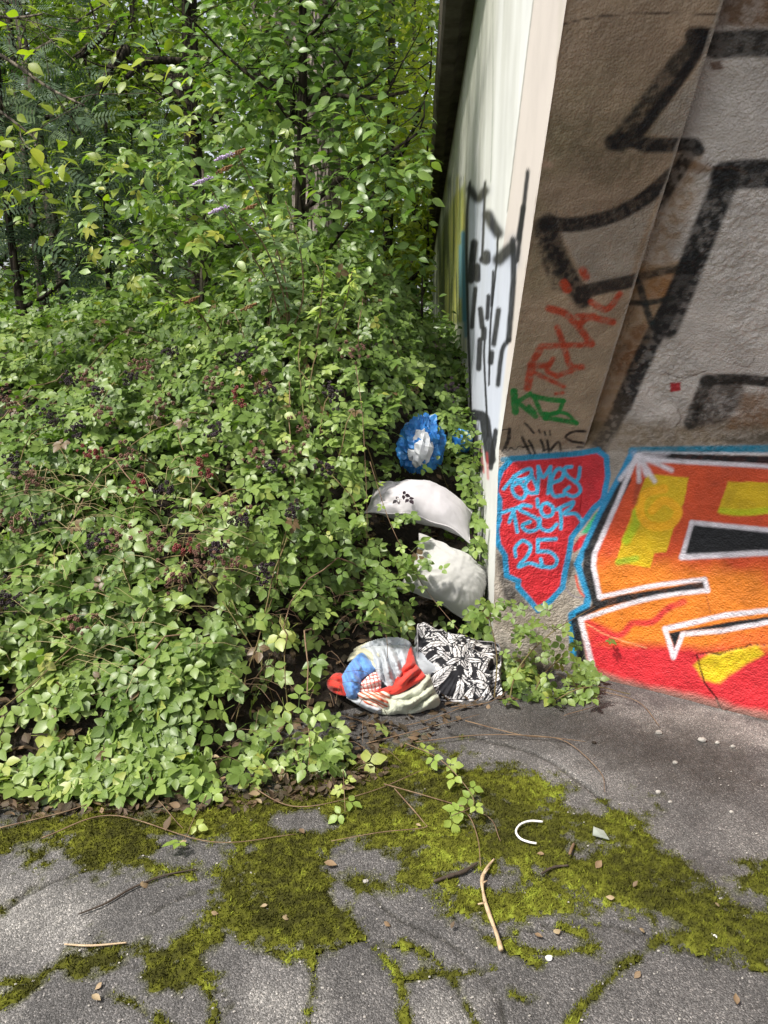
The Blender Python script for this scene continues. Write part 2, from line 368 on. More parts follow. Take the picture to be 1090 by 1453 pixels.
def paint_front(P, s, isA):
    x, y = pix(P); n = fbm(P * 7, 31, 5); n2 = fbm(P * 2.2, 37, 4); n3 = fbm(P * 30, 41, 3)
    low = 1 - sstep(CREASE - .03, CREASE + .05, s)
    conc = lin(168, 158, 146) * (.75 + .5 * n)[:, None]
    if isA: up = lin(180, 159, 137) * (.62 + .75 * n)[:, None]; up = up * (1 - .35 * sstep(.5, .7, n2)[:, None] * np.array([.8, .55, .9]))
    else: up = lin(214, 206, 201) * (.80 + .35 * n)[:, None]
    base = up * (1 - low)[:, None] + conc * low[:, None]
    pt = Paint(P, base, 50)
    if isA:
        k = sstep(430, 520, y) * (1 - low); pt.put(np.arange(len(P)), k * .6, lin(176, 162, 140))
        pt.zoom(740, 0, .3211)
        g = lin(178, 170, 160)
        pt.fill([(170, 1020), (430, 975), (600, 880), (520, 1080), (480, 1230), (290, 1260)], g, 12, .8, .2)
        pt.fill([(830, 230), (560, 590), (720, 615)], g, 10, .8, .2)
        pt.fill([(110, 520), (640, 520), (560, 800), (330, 830), (130, 700)], lin(88, 84, 58), 70, .5, .5)
        pt.line([(40, 150), (300, 80), (560, 60), (900, 66)], 3, lin(70, 56, 44), 3, .8)
        pt.fill([(60, 690), (140, 720), (140, 740), (50, 745)], lin(196, 166, 146), 8, .8, .2)
        pt.line([(800, 165), (660, 330), (520, 520), (440, 625)], 48, lin(46, 44, 40), 26, .85, .35)
        pt.line([(815, 180), (680, 380), (520, 590)], 24, BLK, 10, .95, .1)
        pt.line([(760, 160), (900, 170)], 40, BLK, 14, .95, .1, False)
        pt.line([(400, 630), (480, 620), (560, 640), (720, 640)], 34, BLK, 12, .95, .15)
        pt.line([(110, 990), (240, 992), (400, 955), (540, 880), (680, 760)], 33, BLK, 9, .96, .15)
        pt.line([(120, 985), (150, 1100), (200, 1210), (270, 1320)], 42, BLK, 22, .95, .25)
        pt.line([(90, 1000), (120, 1120), (170, 1250)], 40, BLK, 30, .6, .6)
        pt.line([(290, 1285), (380, 1265), (500, 1240)], 30, lin(40, 38, 38), 8, .95, .1)
        for k in range(10): pt.line([(150 + k * 42, 900 + 12 * (k % 3)), (165 + k * 42, 1010 - 10 * (k % 4))], 1.6, lin(120, 114, 106), 3, .55, 0, False)
        pt.zoom(690, 370, .2018); r = lin(196, 74, 44)
        for q, w in [([(320, 740), (290, 890)], 28), ([(310, 775), (430, 830), (545, 885)], 16), ([(315, 730), (375, 630)], 26), ([(330, 740), (440, 735)], 22), ([(470, 690), (430, 770), (500, 812)], 18),
                     ([(600, 775), (490, 812)], 18), ([(500, 470), (545, 600), (595, 740), (675, 745)], 22), ([(385, 602), (560, 595), (745, 588)], 20), ([(440, 335), (560, 375), (660, 480), (735, 580)], 26),
                     ([(655, 450), (720, 400), (890, 430)], 24), ([(740, 290), (800, 330), (860, 335), (940, 235)], 22), ([(640, 385), (760, 385)], 18), ([(545, 160), (570, 200)], 32), ([(680, 70), (700, 110)], 30), ([(490, 935), (540, 928)], 11)]:
            pt.line(q, w, r, 11, .88, .4)
        gr = lin(14, 140, 62)
        for q, w in [([(195, 920), (205, 1060)], 26), ([(215, 995), (310, 935)], 16), ([(225, 1000), (350, 1095)], 18), ([(300, 1020), (345, 1065)], 13), ([(325, 950), (440, 975), (545, 985)], 18),
                     ([(545, 985), (500, 1070), (410, 1075)], 15), ([(340, 960), (380, 1060), (420, 1110)], 17), ([(410, 1105), (520, 1120), (635, 1142)], 17), ([(635, 1142), (570, 1080), (490, 1065), (430, 1090)], 13)]:
            pt.line(q, w, gr, 5, .95, .12)
        for q, w in [([(165, 1185), (158, 1250), (135, 1310)], 13), ([(75, 1220), (110, 1190), (165, 1185)], 4), ([(255, 1245), (280, 1300), (312, 1360)], 11), ([(300, 1265), (325, 1310), (345, 1358)], 9), ([(255, 1310), (325, 1300)], 5),
                     ([(385, 1262), (400, 1300), (408, 1335)], 9), ([(428, 1265), (435, 1300), (440, 1340)], 9), ([(395, 1335), (430, 1325)], 5), ([(455, 1330), (490, 1285), (515, 1280), (525, 1330)], 9), ([(370, 1190), (378, 1210)], 7), ([(410, 1200), (416, 1225)], 7), ([(445, 1195), (450, 1225)], 6),
                     ([(700, 1200), (620, 1200), (560, 1235), (600, 1268), (690, 1285), (700, 1310), (640, 1312)], 9), ([(272, 1142), (300, 1170), (335, 1210)], 8), ([(110, 1340), (130, 1315), (150, 1335), (175, 1312), (200, 1330), (230, 1305), (270, 1310)], 4)]:
            pt.line(q, w, lin(22, 20, 20), 3, .92, .15)
    else:
        pt.zoom(840, 380, .2294); T = lin(150, 118, 78); br = lin(118, 78, 48)
        nn = np.arange(len(P))
        pt.fill([(250, 0), (560, -60), (420, 330), (230, 700), (60, 1100), (-100, 1120), (-60, 700)], T, 30, .85, .15, 20)
        pt.fill([(330, 60), (520, 20), (470, 200), (330, 190)], lin(150, 100, 50), 30, .7, .3, 20)
        pt.fill([(250, 380), (340, 350), (280, 560), (170, 700), (150, 560)], br, 30, .75, .4, 25)
        pt.fill([(-100, 930), (500, 960), (1200, 900), (1200, 1130), (-100, 1130)], lin(128, 110, 84), 50, .85, .2, 30)
        pt.zoom(740, 0, .3211)
        pt.fill([(880, -80), (1200, -80), (1200, 120), (860, 120)], lin(112, 82, 54), 25, .9, .3, 25)
        pt.fill([(640, 620), (800, 680), (760, 900), (620, 1200), (440, 1380), (560, 1000)], lin(150, 120, 86), 30, .75, .4, 30)
        pt.fill([(740, 700), (860, 740), (820, 770), (730, 760)], lin(130, 96, 62), 10, .9, .2, 12)
        pt.fill([(830, 275), (880, 270), (890, 305), (840, 310)], lin(100, 66, 46), 8, .9, .2, 8)
        pt.line([(860, 200), (980, 190), (1250, 190)], 62, lin(30, 29, 29), 16, .93, .15)
        pt.line([(860, 205), (980, 200), (1250, 215)], 3, lin(90, 80, 74), 3, .5)
        pt.line([(690, 640), (760, 640), (780, 660)], 30, BLK, 10, .95, .15); pt.line([(740, 680), (690, 760), (600, 900)], 32, lin(40, 34, 30), 16, .9, .4)
        pt.line([(900, 780), (1000, 768), (1260, 770)], 66, BLK, 14, .95, .15)
        pt.line([(910, 780), (840, 950), (760, 1150), (700, 1300), (640, 1440)], 58, BLK, 20, .95, .25)
        pt.line([(470, 1240), (620, 1200), (760, 1180)], 18, lin(44, 40, 38), 12, .8, .3)
        pt.line([(820, 720), (870, 745), (920, 735), (1000, 770)], 3, lin(70, 50, 36), 3, .8)
        pt.zoom(840, 380, .2294)
        pt.line([(620, -60), (500, 210), (380, 430), (280, 640), (190, 850)], 58, BLK, 20, .95, .25)
        pt.line([(200, 830), (120, 980), (40, 1120)], 50, lin(66, 58, 50), 30, .8, .4)
        pt.line([(225, 215), (350, 215), (500, 185)], 17, lin(22, 30, 32), 8, .9, .15); pt.line([(290, 90), (330, 230), (365, 340)], 22, lin(22, 36, 42), 10, .85, .25)
        pt.fill([(690, 680), (950, 660), (930, 860), (800, 960), (600, 1000)], lin(58, 50, 46), 25, .85, .3, 15)
        pt.line([(700, 700), (820, 690), (940, 690), (1250, 720)], 34, lin(28, 26, 25), 12, .93, .2)
        pt.line([(710, 700), (650, 850), (610, 960)], 40, lin(38, 36, 34), 20, .85, .3)
        pt.fill([(940, 780), (1250, 760), (1250, 960), (830, 1000)], lin(140, 108, 80), 25, .85, .3, 20)
        pt.fill([(780, 1060), (1250, 990), (1250, 1090), (900, 1100)], lin(64, 58, 48), 20, .7, .4, 15)
        pt.fill([(483, 712), (548, 708), (552, 758), (486, 766)], lin(190, 16, 34), 4, .95, 0, 4)
        for q in ([(880, 590), (960, 610), (1010, 560)], [(530, 870), (550, 930), (520, 980)], [(430, 640), (560, 680), (700, 640)]): pt.line(q, 3, lin(110, 96, 86), 4, .7)
    # --- lower band: pale priming, shield and the big letter
    nn = np.arange(len(P)); pt.put(nn, low * .35 * sstep(.5, .62, n), lin(206, 198, 190))
    pt.zoom(690, 630, .1835)
    if isA or True:
        pt.fill([(85, 850), (150, 900), (170, 1060), (240, 1110), (350, 1290), (190, 1300), (120, 1160)], lin(50, 48, 50), 30, .85 if isA else 0, .35, 20)
        pt.fill([(640, 880), (690, 930), (660, 1010), (630, 1100), (610, 1010)], lin(70, 66, 66), 16, .8, .3, 8)
        sh = [(120, 200), (200, 115), (450, 95), (700, 75), (860, 50), (930, 100), (940, 250), (905, 430), (830, 500), (740, 620), (660, 720), (640, 850), (610, 980), (590, 1110), (500, 1210), (400, 1285), (330, 1200), (245, 1105), (250, 1060), (160, 1020), (145, 860), (95, 780), (78, 660), (100, 590), (105, 430), (72, 370), (85, 290)]
        pt.fill(sh, RED, 5)
        pt.fill([(790, 690), (750, 790), (680, 840), (665, 800), (720, 720)], RED, 8); pt.fill([(850, 530), (920, 490), (860, 610), (780, 690), (735, 690)], lin(70, 190, 130), 8)
        pt.line([(690, 1020), (720, 1130), (760, 1180)], 8, lin(214, 80, 60), 6, .9)
        pt.line([(610, 1100), (660, 1170), (740, 1190)], 5, lin(150, 140, 150), 6, .8)
        pt.line(sh + sh[:1], 22, BLU, 6, 1, .05, False); pt.line([(130, 120), (450, 92), (700, 70), (870, 45)], 20, lin(30, 130, 165), 8, .8, .2)
        tb = lin(70, 178, 224)
        for q in ([(135, 348), (185, 290), (240, 235), (320, 195), (350, 205), (340, 250), (270, 275), (200, 275)], [(215, 250), (200, 330), (225, 400), (280, 420), (305, 370), (265, 300), (215, 320)], [(335, 265), (300, 320), (330, 375), (385, 375), (395, 340), (350, 240)],
                  [(392, 380), (405, 270), (402, 175)], [(405, 180), (440, 255), (495, 180)], [(498, 180), (490, 290), (478, 380)], [(505, 300), (575, 275), (600, 220), (560, 190), (520, 240), (500, 330), (525, 400), (600, 395)],
                  [(660, 175), (605, 190), (630, 250), (710, 310), (725, 370), (670, 405), (605, 370), (640, 335)], [(725, 185), (715, 260), (690, 290)],
                  [(128, 528), (205, 512), (178, 605)], [(210, 505), (225, 590), (240, 680)], [(205, 508), (275, 480)], [(345, 482), (280, 472), (262, 510), (330, 545), (400, 590), (395, 655), (320, 675), (280, 630), (340, 600)],
                  [(470, 455), (515, 490), (510, 545), (460, 560), (425, 520), (435, 470), (470, 455)], [(395, 428), (400, 485)], [(415, 575), (425, 650), (490, 670), (545, 620)], [(572, 500), (580, 580), (578, 655)], [(545, 505), (620, 470), (675, 448), (655, 490), (605, 540), (690, 540), (740, 595)],
                  [(228, 870), (225, 800), (285, 748), (342, 790), (320, 860), (248, 950), (335, 922), (430, 952)], [(540, 735), (400, 742)], [(400, 742), (398, 832)], [(398, 832), (490, 835), (545, 890), (520, 948), (440, 945), (422, 890)]):
            pt.line(q, 15, tb, 6)
    pt.zoom(790, 620, .2822)
    body = [(395, 85), (1300, 105), (1300, 1520), (1020, 1418), (400, 1300), (170, 1190), (110, 920), (215, 810), (180, 620)]
    def grad(x, y, i):
        Y = (y - 620) / .2822; X = (x - 790) / .2822; n = (fbm(P[i] * 9, 61, 4) - .5)
        a = sstep(560, 720, Y + 220 * n - .12 * (X - 600)); c = ROR * (1 - a)[:, None] + ORA * a[:, None]
        b = sstep(1000, 1070, Y + 60 * n - .06 * (X - 300)); c = c * (1 - b)[:, None] + RED * b[:, None]
        f = sstep(1320, 1400, Y - .17 * (X - 400) + 60 * n); return c * (1 - f)[:, None] + lin(228, 130, 130) * f[:, None]
    if not isA:
        pt.fill(body, grad, 8)
        pt.line([(640, 830), (560, 862), (480, 930), (380, 938), (330, 990), (210, 1010)], 16, RED, 10, .8, .2)
        pt.fill([(140, 910), (230, 940), (340, 1010), (160, 1060)], RED, 20, .9, 0, 12)
        pt.fill([(730, 1070), (900, 990), (1090, 950), (1300, 930), (1300, 1080), (1040, 1060)], lin(222, 96, 44), 25, .7, .2, 15)
        pt.fill([(690, 1150), (760, 1090), (1010, 1052), (1040, 1090), (880, 1190), (820, 1240), (740, 1225)], lin(214, 190, 20), 14, .95, .1, 12)
        pt.fill([(455, 185), (660, 205), (640, 330), (610, 380), (552, 580), (490, 585), (470, 660), (295, 630), (345, 480), (400, 330)], YEL, 5, .97, .05, 5)
        pt.line([(350, 520), (400, 430), (400, 380)], 22, lin(160, 190, 20), 18, .6); pt.line([(310, 630), (400, 610)], 16, lin(150, 180, 40), 12, .6)
        pt.line([(540, 260), (440, 290), (420, 380), (470, 445), (570, 440), (610, 370), (540, 320), (480, 370)], 22, lin(240, 176, 20), 8, .9); pt.line([(410, 240), (395, 330)], 14, lin(150, 60, 30), 12, .5)
        pt.fill([(862, 225), (1300, 235), (1300, 380), (930, 395), (805, 380)], YEL, 5, .97, 0, 5); pt.line([(830, 372), (930, 380), (1100, 365)], 16, lin(190, 200, 10), 12, .8)
        pt.fill([(680, 432), (1300, 490), (1300, 585), (630, 605)], BLK, 4); pt.line([(1300, 492), (680, 430)], 12, WHT, 6, 1, .05); pt.line([(680, 430), (630, 605)], 12, WHT, 6, 1, .05); pt.line([(630, 605), (1300, 570)], 14, WHT, 7, 1, .05)
        pt.fill([(565, 985), (870, 930), (1300, 870), (1300, 905), (830, 962), (625, 980), (592, 1065)], BLK, 5)
        pt.line([(1300, 858), (1063, 872), (840, 898), (545, 965)], 13, WHT, 6, 1, .05); pt.line([(545, 965), (588, 1108)], 12, WHT, 6, 1, .05); pt.line([(588, 1108), (632, 998)], 11, WHT, 6, 1, .05); pt.line([(632, 992), (830, 975), (1063, 932), (1300, 900)], 12, WHT, 6, 1, .05)
    pt.line([(1300, 56), (380, 70)], 20, lin(36, 130, 160), 7, 1, .15, False)
    pt.line([(385, 75), (330, 185), (235, 355), (150, 540), (105, 640), (160, 800), (150, 850), (75, 895), (85, 1090)], 18, BLU, 6, 1, .05, False)
    pt.line([(430, 100), (1300, 122)], 20, BLK, 6, 1, .05, False)
    pt.line([(350, 215), (250, 400), (160, 590), (155, 670), (200, 820)], 25, BLK, 7, 1, .05, False)
    pt.line([(195, 850), (330, 815), (520, 785), (745, 745)], 20, BLK, 6, 1, .05); pt.line([(95, 930), (130, 1150)], 22, BLK, 8, 1, .1, False); pt.line([(110, 900), (200, 855)], 16, BLK, 6, 1, .05, False)
    pt.line([(400, 112), (1300, 160)], 11, WHT, 6, 1, .05, False); pt.line([(430, 78), (1300, 86)], 5, WHT, 4, .7, .3, False)
    pt.line([(400, 100), (290, 360), (190, 590), (185, 650), (217, 805)], 12, WHT, 7, 1, .05, False)
    pt.line([(217, 805), (480, 750), (745, 715)], 11, WHT, 6, 1, .05); pt.line([(745, 715), (760, 772)], 11, WHT, 6, 1, .05); pt.line([(760, 772), (560, 795), (390, 832), (240, 878), (125, 918)], 11, WHT, 6, 1, .05); pt.line([(120, 918), (155, 1050), (185, 1175)], 13, WHT, 7, 1, .1, False)
    for q in ([(410, 95), (320, 212)], [(410, 95), (415, 222)], [(415, 95), (492, 222)], [(415, 90), (578, 168)], [(412, 95), (450, 190)]): pt.line(q, 11, WHT, 9, .9, .15, False)
    pt.fill([(380, 75), (560, 80), (500, 130), (400, 130)], WHT, 25, .75, .2)
    pt.line([(150, 940), (260, 1000), (450, 1062)], 2.5, lin(240, 170, 120), 3, .8)
    pt.line([(750, 790), (775, 890)], 2, lin(130, 60, 30), 3, .7)
    for q in CRACK: pt.line(q, 3.2, lin(50, 22, 18), 3, .95, 0, False)
    # bare cement foot, dirt splash and drips low on the wall
    z = P[:, 2]; k = (1 - sstep(.012, .055, z + .07 * (n - .5))) ; pt.put(nn, k * .6, lin(150, 138, 124))
    k = (1 - sstep(.0, .035, z + .03 * (n3 - .5))); pt.put(nn, k * .7, lin(84, 74, 64))
    pt.put(nn, .22 * sstep(.6, .75, n3), pt.c * .55)
    c = np.clip(pt.c, .005, .9); return np.concatenate([c, np.ones((len(c), 1))], 1)
CRACK = [[(1063, 1045), (970, 1045), (940, 1062), (880, 1068), (820, 1095), (765, 1085), (705, 1097), (722, 1165), (745, 1240), (800, 1310), (832, 1385)]]
LA = np.linalg.norm(D0 - C0); AA = unit(D0 - C0)
def front_grid(base, along, us, ss, isA):
    U, S = np.meshgrid(us, ss, indexing='ij'); P = base + U[..., None] * along + prof(S)
    if isA: P = P + ((1 - U / LA) * np.maximum(S - CREASE, 0) * LEAN[2] * LSH)[..., None] * np.array([1., 0, 0])
    nrm_lo = unit(np.cross(along, [0, 0, 1])); nrm_hi = unit(np.cross(along, LEAN)); k = sstep(CREASE - .02, CREASE + .02, S)[..., None]
    N = unit(nrm_lo * (1 - k) + nrm_hi * k)
    q = np.stack([U, S], -1); kk = k[..., 0]
    grain = (np.abs(vn(q * 85, 3 + isA) - .5) + .7 * vn(q * 130, 4 + isA) - .6); mid = (fbm(q * 26, 5 + isA, 3) - .5); big = (fbm(q * 5, 8 + isA, 3) - .5)
    if isA: d = .0038 * grain + .004 * mid + .008 * big
    else:
        rough = .35 + .65 * sstep(.42, .6, fbm(q * 4, 12, 3)); d = (1 - kk) * (.004 * grain + .004 * mid + .010 * big) + kk * (rough * (.0095 * grain + .010 * mid) + .016 * big)
    if not isA:
        x, y = pix(P); p = np.array(CRACK[0]) * .2822 + np.array([790, 620]); dc = sdf_line(x, y, p); d = d - .006 * (1 - sstep(.3, 1.6, dc)) + .006 * sstep(0, 1.2, np.where(inside(x, y, np.concatenate([p, [[1200, 915], [1200, 1030]]])), dc, 0)) * (1 - sstep(1.2, 40, dc))
    edge = np.ones_like(d)
    if isA: edge = sstep(0, .006, U)
    P = P + N * (d * edge)[..., None]
    if not isA: P = P - N * (.045 * sstep(CREASE - .02, CREASE + .14, S))[..., None]
    return U, S, P, N
bridge = empty('bridge_abutment', C0, 'concrete bridge abutment with overhanging graffiti front and long white side wall', 'bridge abutment')
def strip_axis(*segs):
    return np.unique(np.concatenate([np.linspace(a, b, n) for a, b, n in segs]))
sA = strip_axis((0, 3.3, 560), (3.3, S_TOP, 12)); uA = np.linspace(0, LA, 80)
U, S, P, N = front_grid(C0, AA, uA, sA, True); PA = P
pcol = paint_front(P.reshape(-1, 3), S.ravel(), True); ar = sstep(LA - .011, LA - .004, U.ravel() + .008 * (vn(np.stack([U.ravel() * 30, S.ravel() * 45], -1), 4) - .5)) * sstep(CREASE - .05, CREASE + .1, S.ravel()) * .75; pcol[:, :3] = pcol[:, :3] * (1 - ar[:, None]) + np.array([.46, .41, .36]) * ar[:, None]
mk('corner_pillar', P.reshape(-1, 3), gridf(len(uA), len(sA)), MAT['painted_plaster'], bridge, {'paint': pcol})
e0 = PA[-1]; e1 = PA[-1] - N[-1] * .07; V = np.stack([e0, e1], 0).reshape(-1, 3)
mk('pillar_edge', V, gridf(2, len(sA)), MAT['painted_plaster'], bridge, {'paint': np.tile([.30, .25, .20, 1], (len(V), 1))})
uB = strip_axis((-.09, 1.12, 240), (1.12, 2.3, 62), (2.3, 9.0, 10)); sB = strip_axis((0, 3.3, 560), (3.3, S_TOP, 12))
U, S, P, N = front_grid(D0, WB, uB, sB, False)
mk('front_wall', P.reshape(-1, 3), gridf(len(uB), len(sB)), MAT['painted_plaster'], bridge, {'paint': paint_front(P.reshape(-1, 3), S.ravel(), False)})
# long side wall
nz, ny = 420, 230
zs = np.linspace(0, DECK_Z, nz); tt = np.linspace(0, 1, ny); FAR = 27.5
Z, T = np.meshgrid(zs, tt, indexing='ij')
fr = C0 + np.stack([0 * Z, 0 * Z, np.minimum(Z, CREASE)], -1) + (np.maximum(Z - CREASE, 0) / LEAN[2])[..., None] * (LEAN + np.array([LSH * LEAN[2], 0, 0]))
y0 = fr[..., 1]; Yy = 1 / (1 / y0 * (1 - T) + T / FAR); P = fr + AX * ((Yy - y0) / AX[1])[..., None]
Pf = P.reshape(-1, 3)
def paint_side(P):
    x, y = pix(P); n = fbm(P * np.array([1, 1.2, .7]), 91, 4); st = fbm(np.stack([x * .5, y * .012], -1), 93, 3)
    base = lin(222, 223, 220) * (.84 + .2 * n)[:, None]
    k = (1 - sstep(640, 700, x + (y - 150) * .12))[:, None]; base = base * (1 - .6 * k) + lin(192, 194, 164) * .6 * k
    xb = 757 - y * .123; k = sstep(-1, 1, x - xb)[:, None] * (1 - sstep(480, 620, y))[:, None]; base = base * (1 - k) + lin(206, 197, 190) * (.86 + .2 * n)[:, None] * k
    pt = Paint(P, base, 120); pt.line([(757, 0), (720, 300)], .8, lin(150, 146, 140), .8, .8, 0, False)
    pt.zoom(590, 0, .2064); pt.line([(530, 0), (530, 700), (515, 1250)], 3, lin(150, 156, 150), 3, .7)
    pt.zoom(600, 240, .303)
    silver = lin(196, 203, 218)
    pt.fill([(215, 130), (260, 145), (285, 110), (300, 270), (345, 290), (350, 430), (410, 390), (425, 330), (440, 450), (400, 820), (350, 1240), (320, 1400), (225, 1160), (205, 600)], silver, 8, .9)
    pt.fill([(140, 130), (200, 60), (208, 330), (203, 700), (110, 800), (70, 600), (85, 300)], lin(150, 158, 60), 14, .95, .2)
    i = np.nonzero((x > 615) & (x < 662) & (y > 250) & (y < 500))[0]; pt.put(i, .75 * sstep(.5, .62, st[i]) * (x[i] < 662), lin(40, 56, 44)); pt.put(i, .7 * sstep(.62, .7, 1 - st[i]), lin(196, 190, 90))
    pt.line([(190, 300), (192, 520), (198, 780)], 11, lin(60, 130, 160), 8, .9); pt.line([(175, 360), (178, 600)], 6, lin(110, 170, 190), 6, .7)
    pt.fill([(100, 740), (190, 720), (200, 850), (150, 980), (110, 850)], lin(206, 206, 186), 14, .9)
    ink = lin(16, 17, 23)
    for q in ([(222, 95), (258, 140), (292, 100)], [(300, 225), (352, 290)], [(350, 430), (412, 380)], [(425, 330), (430, 440)]): pt.line(q, 16, lin(120, 128, 146), 110, .35, .1)
    for q, w, s_ in [([(222, 60), (208, 200), (205, 400), (212, 720), (226, 1160)], 5, 4), ([(222, 95), (258, 140), (292, 100)], 15, 14), ([(292, 60), (285, 250), (278, 420)], 5, 4), ([(305, 215), (330, 265), (352, 300)], 20, 18), ([(355, 425), (385, 395), (412, 370)], 22, 20),
                     ([(422, 330), (424, 520), (402, 800)], 11, 6), ([(352, 300), (345, 440), (318, 720), (310, 1010)], 4, 3), ([(242, 345), (232, 430), (225, 520)], 14, 6), ([(255, 455), (255, 515)], 13, 5), ([(247, 560), (235, 680), (230, 740)], 8, 5),
                     ([(300, 395), (300, 430), (280, 425)], 14, 5), ([(308, 595), (302, 700)], 8, 5), ([(270, 655), (278, 740)], 10, 5), ([(287, 750), (285, 790)], 11, 5), ([(268, 800), (262, 935)], 10, 5), ([(355, 660), (332, 820)], 10, 6),
                     ([(322, 860), (318, 905)], 11, 5), ([(290, 800), (288, 900), (305, 1250)], 4, 3), ([(405, 800), (372, 850), (352, 1010)], 9, 6), ([(240, 1150), (285, 1165), (298, 1230), (318, 1360)], 20, 5), ([(342, 1225), (318, 1400)], 9, 4),
                     ([(492, 10), (470, 200), (442, 430)], 8, 6), ([(470, 180), (448, 330)], 10, 6), ([(232, 1180), (245, 1300), (262, 1400)], 16, 12), ([(330, 480), (322, 640)], 5, 4)]:
        pt.line(q, w * 1.25, ink, s_, .95, .05)
    for q in ([(270, 1290), (285, 1420)], [(300, 1330), (306, 1450)]): pt.line(q, 5, lin(196, 70, 70), 6, .6, .3)
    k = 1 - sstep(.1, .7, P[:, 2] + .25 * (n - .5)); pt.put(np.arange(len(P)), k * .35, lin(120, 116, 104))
    yf = C0[1] + np.maximum(P[:, 2] - CREASE, 0) / LEAN[2] * LEAN[1]; ch = (1 - sstep(.006, .05, P[:, 1] - yf)) * sstep(.55, .7, fbm(P * np.array([1, 20, 14]), 97, 3)); pt.put(np.arange(len(P)), ch * .8, lin(120, 100, 84))
    ag = sstep(.56, .72, fbm(np.stack([P[:, 1] * 2.2, P[:, 2] * .35], -1), 98, 4)) * sstep(1.0, 3.6, P[:, 2]); pt.put(np.arange(len(P)), ag * .35, lin(140, 138, 112))
    c = np.clip(pt.c, .01, .86); return np.concatenate([c, np.ones((len(c), 1))], 1)
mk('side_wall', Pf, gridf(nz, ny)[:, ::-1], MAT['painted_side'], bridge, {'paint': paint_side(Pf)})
# far end return, edge beam with its drip nose, deck soffit
def prism(poly, axis0, axis1):           # extrude a 3-d polygon from offset axis0 to axis1
    p = np.asarray(poly, float); n = len(p); V = np.concatenate([p + axis0, p + axis1]); i = np.arange(n); j = (i + 1) % n
    Q = np.stack([i, j, j + n, i + n], -1); T = np.array([[0, k, k + 1] for k in range(1, n - 1)])
    return V, [Q, np.concatenate([T[:, ::-1], T + n])]
lat = np.array([AX[1], -AX[0], 0])       # to the right of the side wall
o = C0 + np.maximum(DECK_Z - CREASE, 0) / LEAN[2] * LEAN * np.array([1, 0, 0]); o = np.array([o[0], C0[1], 0.])
def sec(w, z): return o + lat * w + np.array([0, 0, z])
beam = [sec(.10, DECK_Z + .003), sec(-.02, DECK_Z), sec(-.05, DECK_Z - .04), sec(-.17, DECK_Z - .04), sec(-.19, DECK_Z), sec(-.19, DECK_Z + .55), sec(.10, DECK_Z + .55)]
V, F = prism(beam, AX * -9.5, AX * 24.1); mk('edge_beam', V, F, MAT['beam_concrete'], bridge, smooth=False)
slab = [sec(.10, DECK_Z + .02), sec(.10, DECK_Z + .45), sec(9, DECK_Z + .45), sec(9, DECK_Z + .02)]
V, F = prism(slab, AX * -9.5, AX * 24.0); mk('deck_slab', V, F, MAT['soffit_concrete'], bridge, smooth=False)
end = [sec(.0, 0), sec(.4, 0), sec(.4, DECK_Z), sec(.0, DECK_Z)]
V, F = prism(end, AX * 24.0, AX * 24.1); mk('end_return', V, F, MAT['soffit_concrete'], bridge, smooth=False)

# ------------------------------------------------------------------ ground
def moss_field(x, y):                    # > 0 where moss grows
    px, py = pix(np.stack([x, y, 0 * x], -1)); best = np.full(x.shape, -99.)
    polys = [[(-400, 1175), (0, 1160), (120, 1140), (330, 1130), (470, 1090), (600, 1060), (700, 1085), (790, 1110), (820, 1150), (900, 1165), (960, 1230), (1040, 1280), (1200, 1320), (1200, 1380), (1000, 1350), (900, 1305), (840, 1275), (740, 1285), (660, 1305), (620, 1270), (560, 1255), (475, 1262), (500, 1310), (470, 1345), (400, 1345), (330, 1335), (290, 1290), (310, 1250), (240, 1238), (160, 1235), (80, 1220), (-400, 1200)],
             [(60, 1375), (130, 1338), (250, 1330), (330, 1280), (360, 1310), (280, 1345), (300, 1390), (215, 1408), (200, 1370), (110, 1395)], [(640, 1270), (760, 1262), (860, 1290), (700, 1320), (640, 1300)], [(1040, 1240), (1110, 1235), (1110, 1275), (1050, 1270)], [(690, 1145), (930, 1150), (930, 1180), (760, 1190)]]
    for p in polys:
        d = sdf_line(px, py, p, True); best = np.maximum(best, np.where(inside(px, py, p), d, -d))
    for q, w in MOSS_LINES:
        best = np.maximum(best, 2.4 * (.8 * w - sdf_line(px, py, spline(q, 20))) - 12 * (vn(np.stack([x * 7, y * 7], -1), 91) - .35))
    hole = [([(205, 1195), (340, 1205), (330, 1238), (215, 1232)], 1), ([(425, 1210), (520, 1195), (560, 1225), (470, 1240)], 1), ([(395, 1160), (450, 1150), (470, 1175), (400, 1180)], 1), ([(610, 1100), (690, 1085), (700, 1060), (600, 1075)], 1), ([(640, 1240), (720, 1225), (760, 1255), (660, 1265)], .7), ([(800, 1195), (860, 1180), (900, 1200), (830, 1220)], .5)]
    for p, k in hole:
        d = sdf_line(px, py, p, True); best = np.minimum(best, np.where(inside(px, py, p), -d * 1.5, d) + 8 * (1 - k) + 3)
    n = fbm(np.stack([x * 9, y * 9], -1), 71, 5, .6) - .5; n2 = fbm(np.stack([x * 40, y * 40], -1), 75, 3) - .5
    return np.minimum(best, 26) / 26 + 3.3 * n + 2.0 * n2 - .20
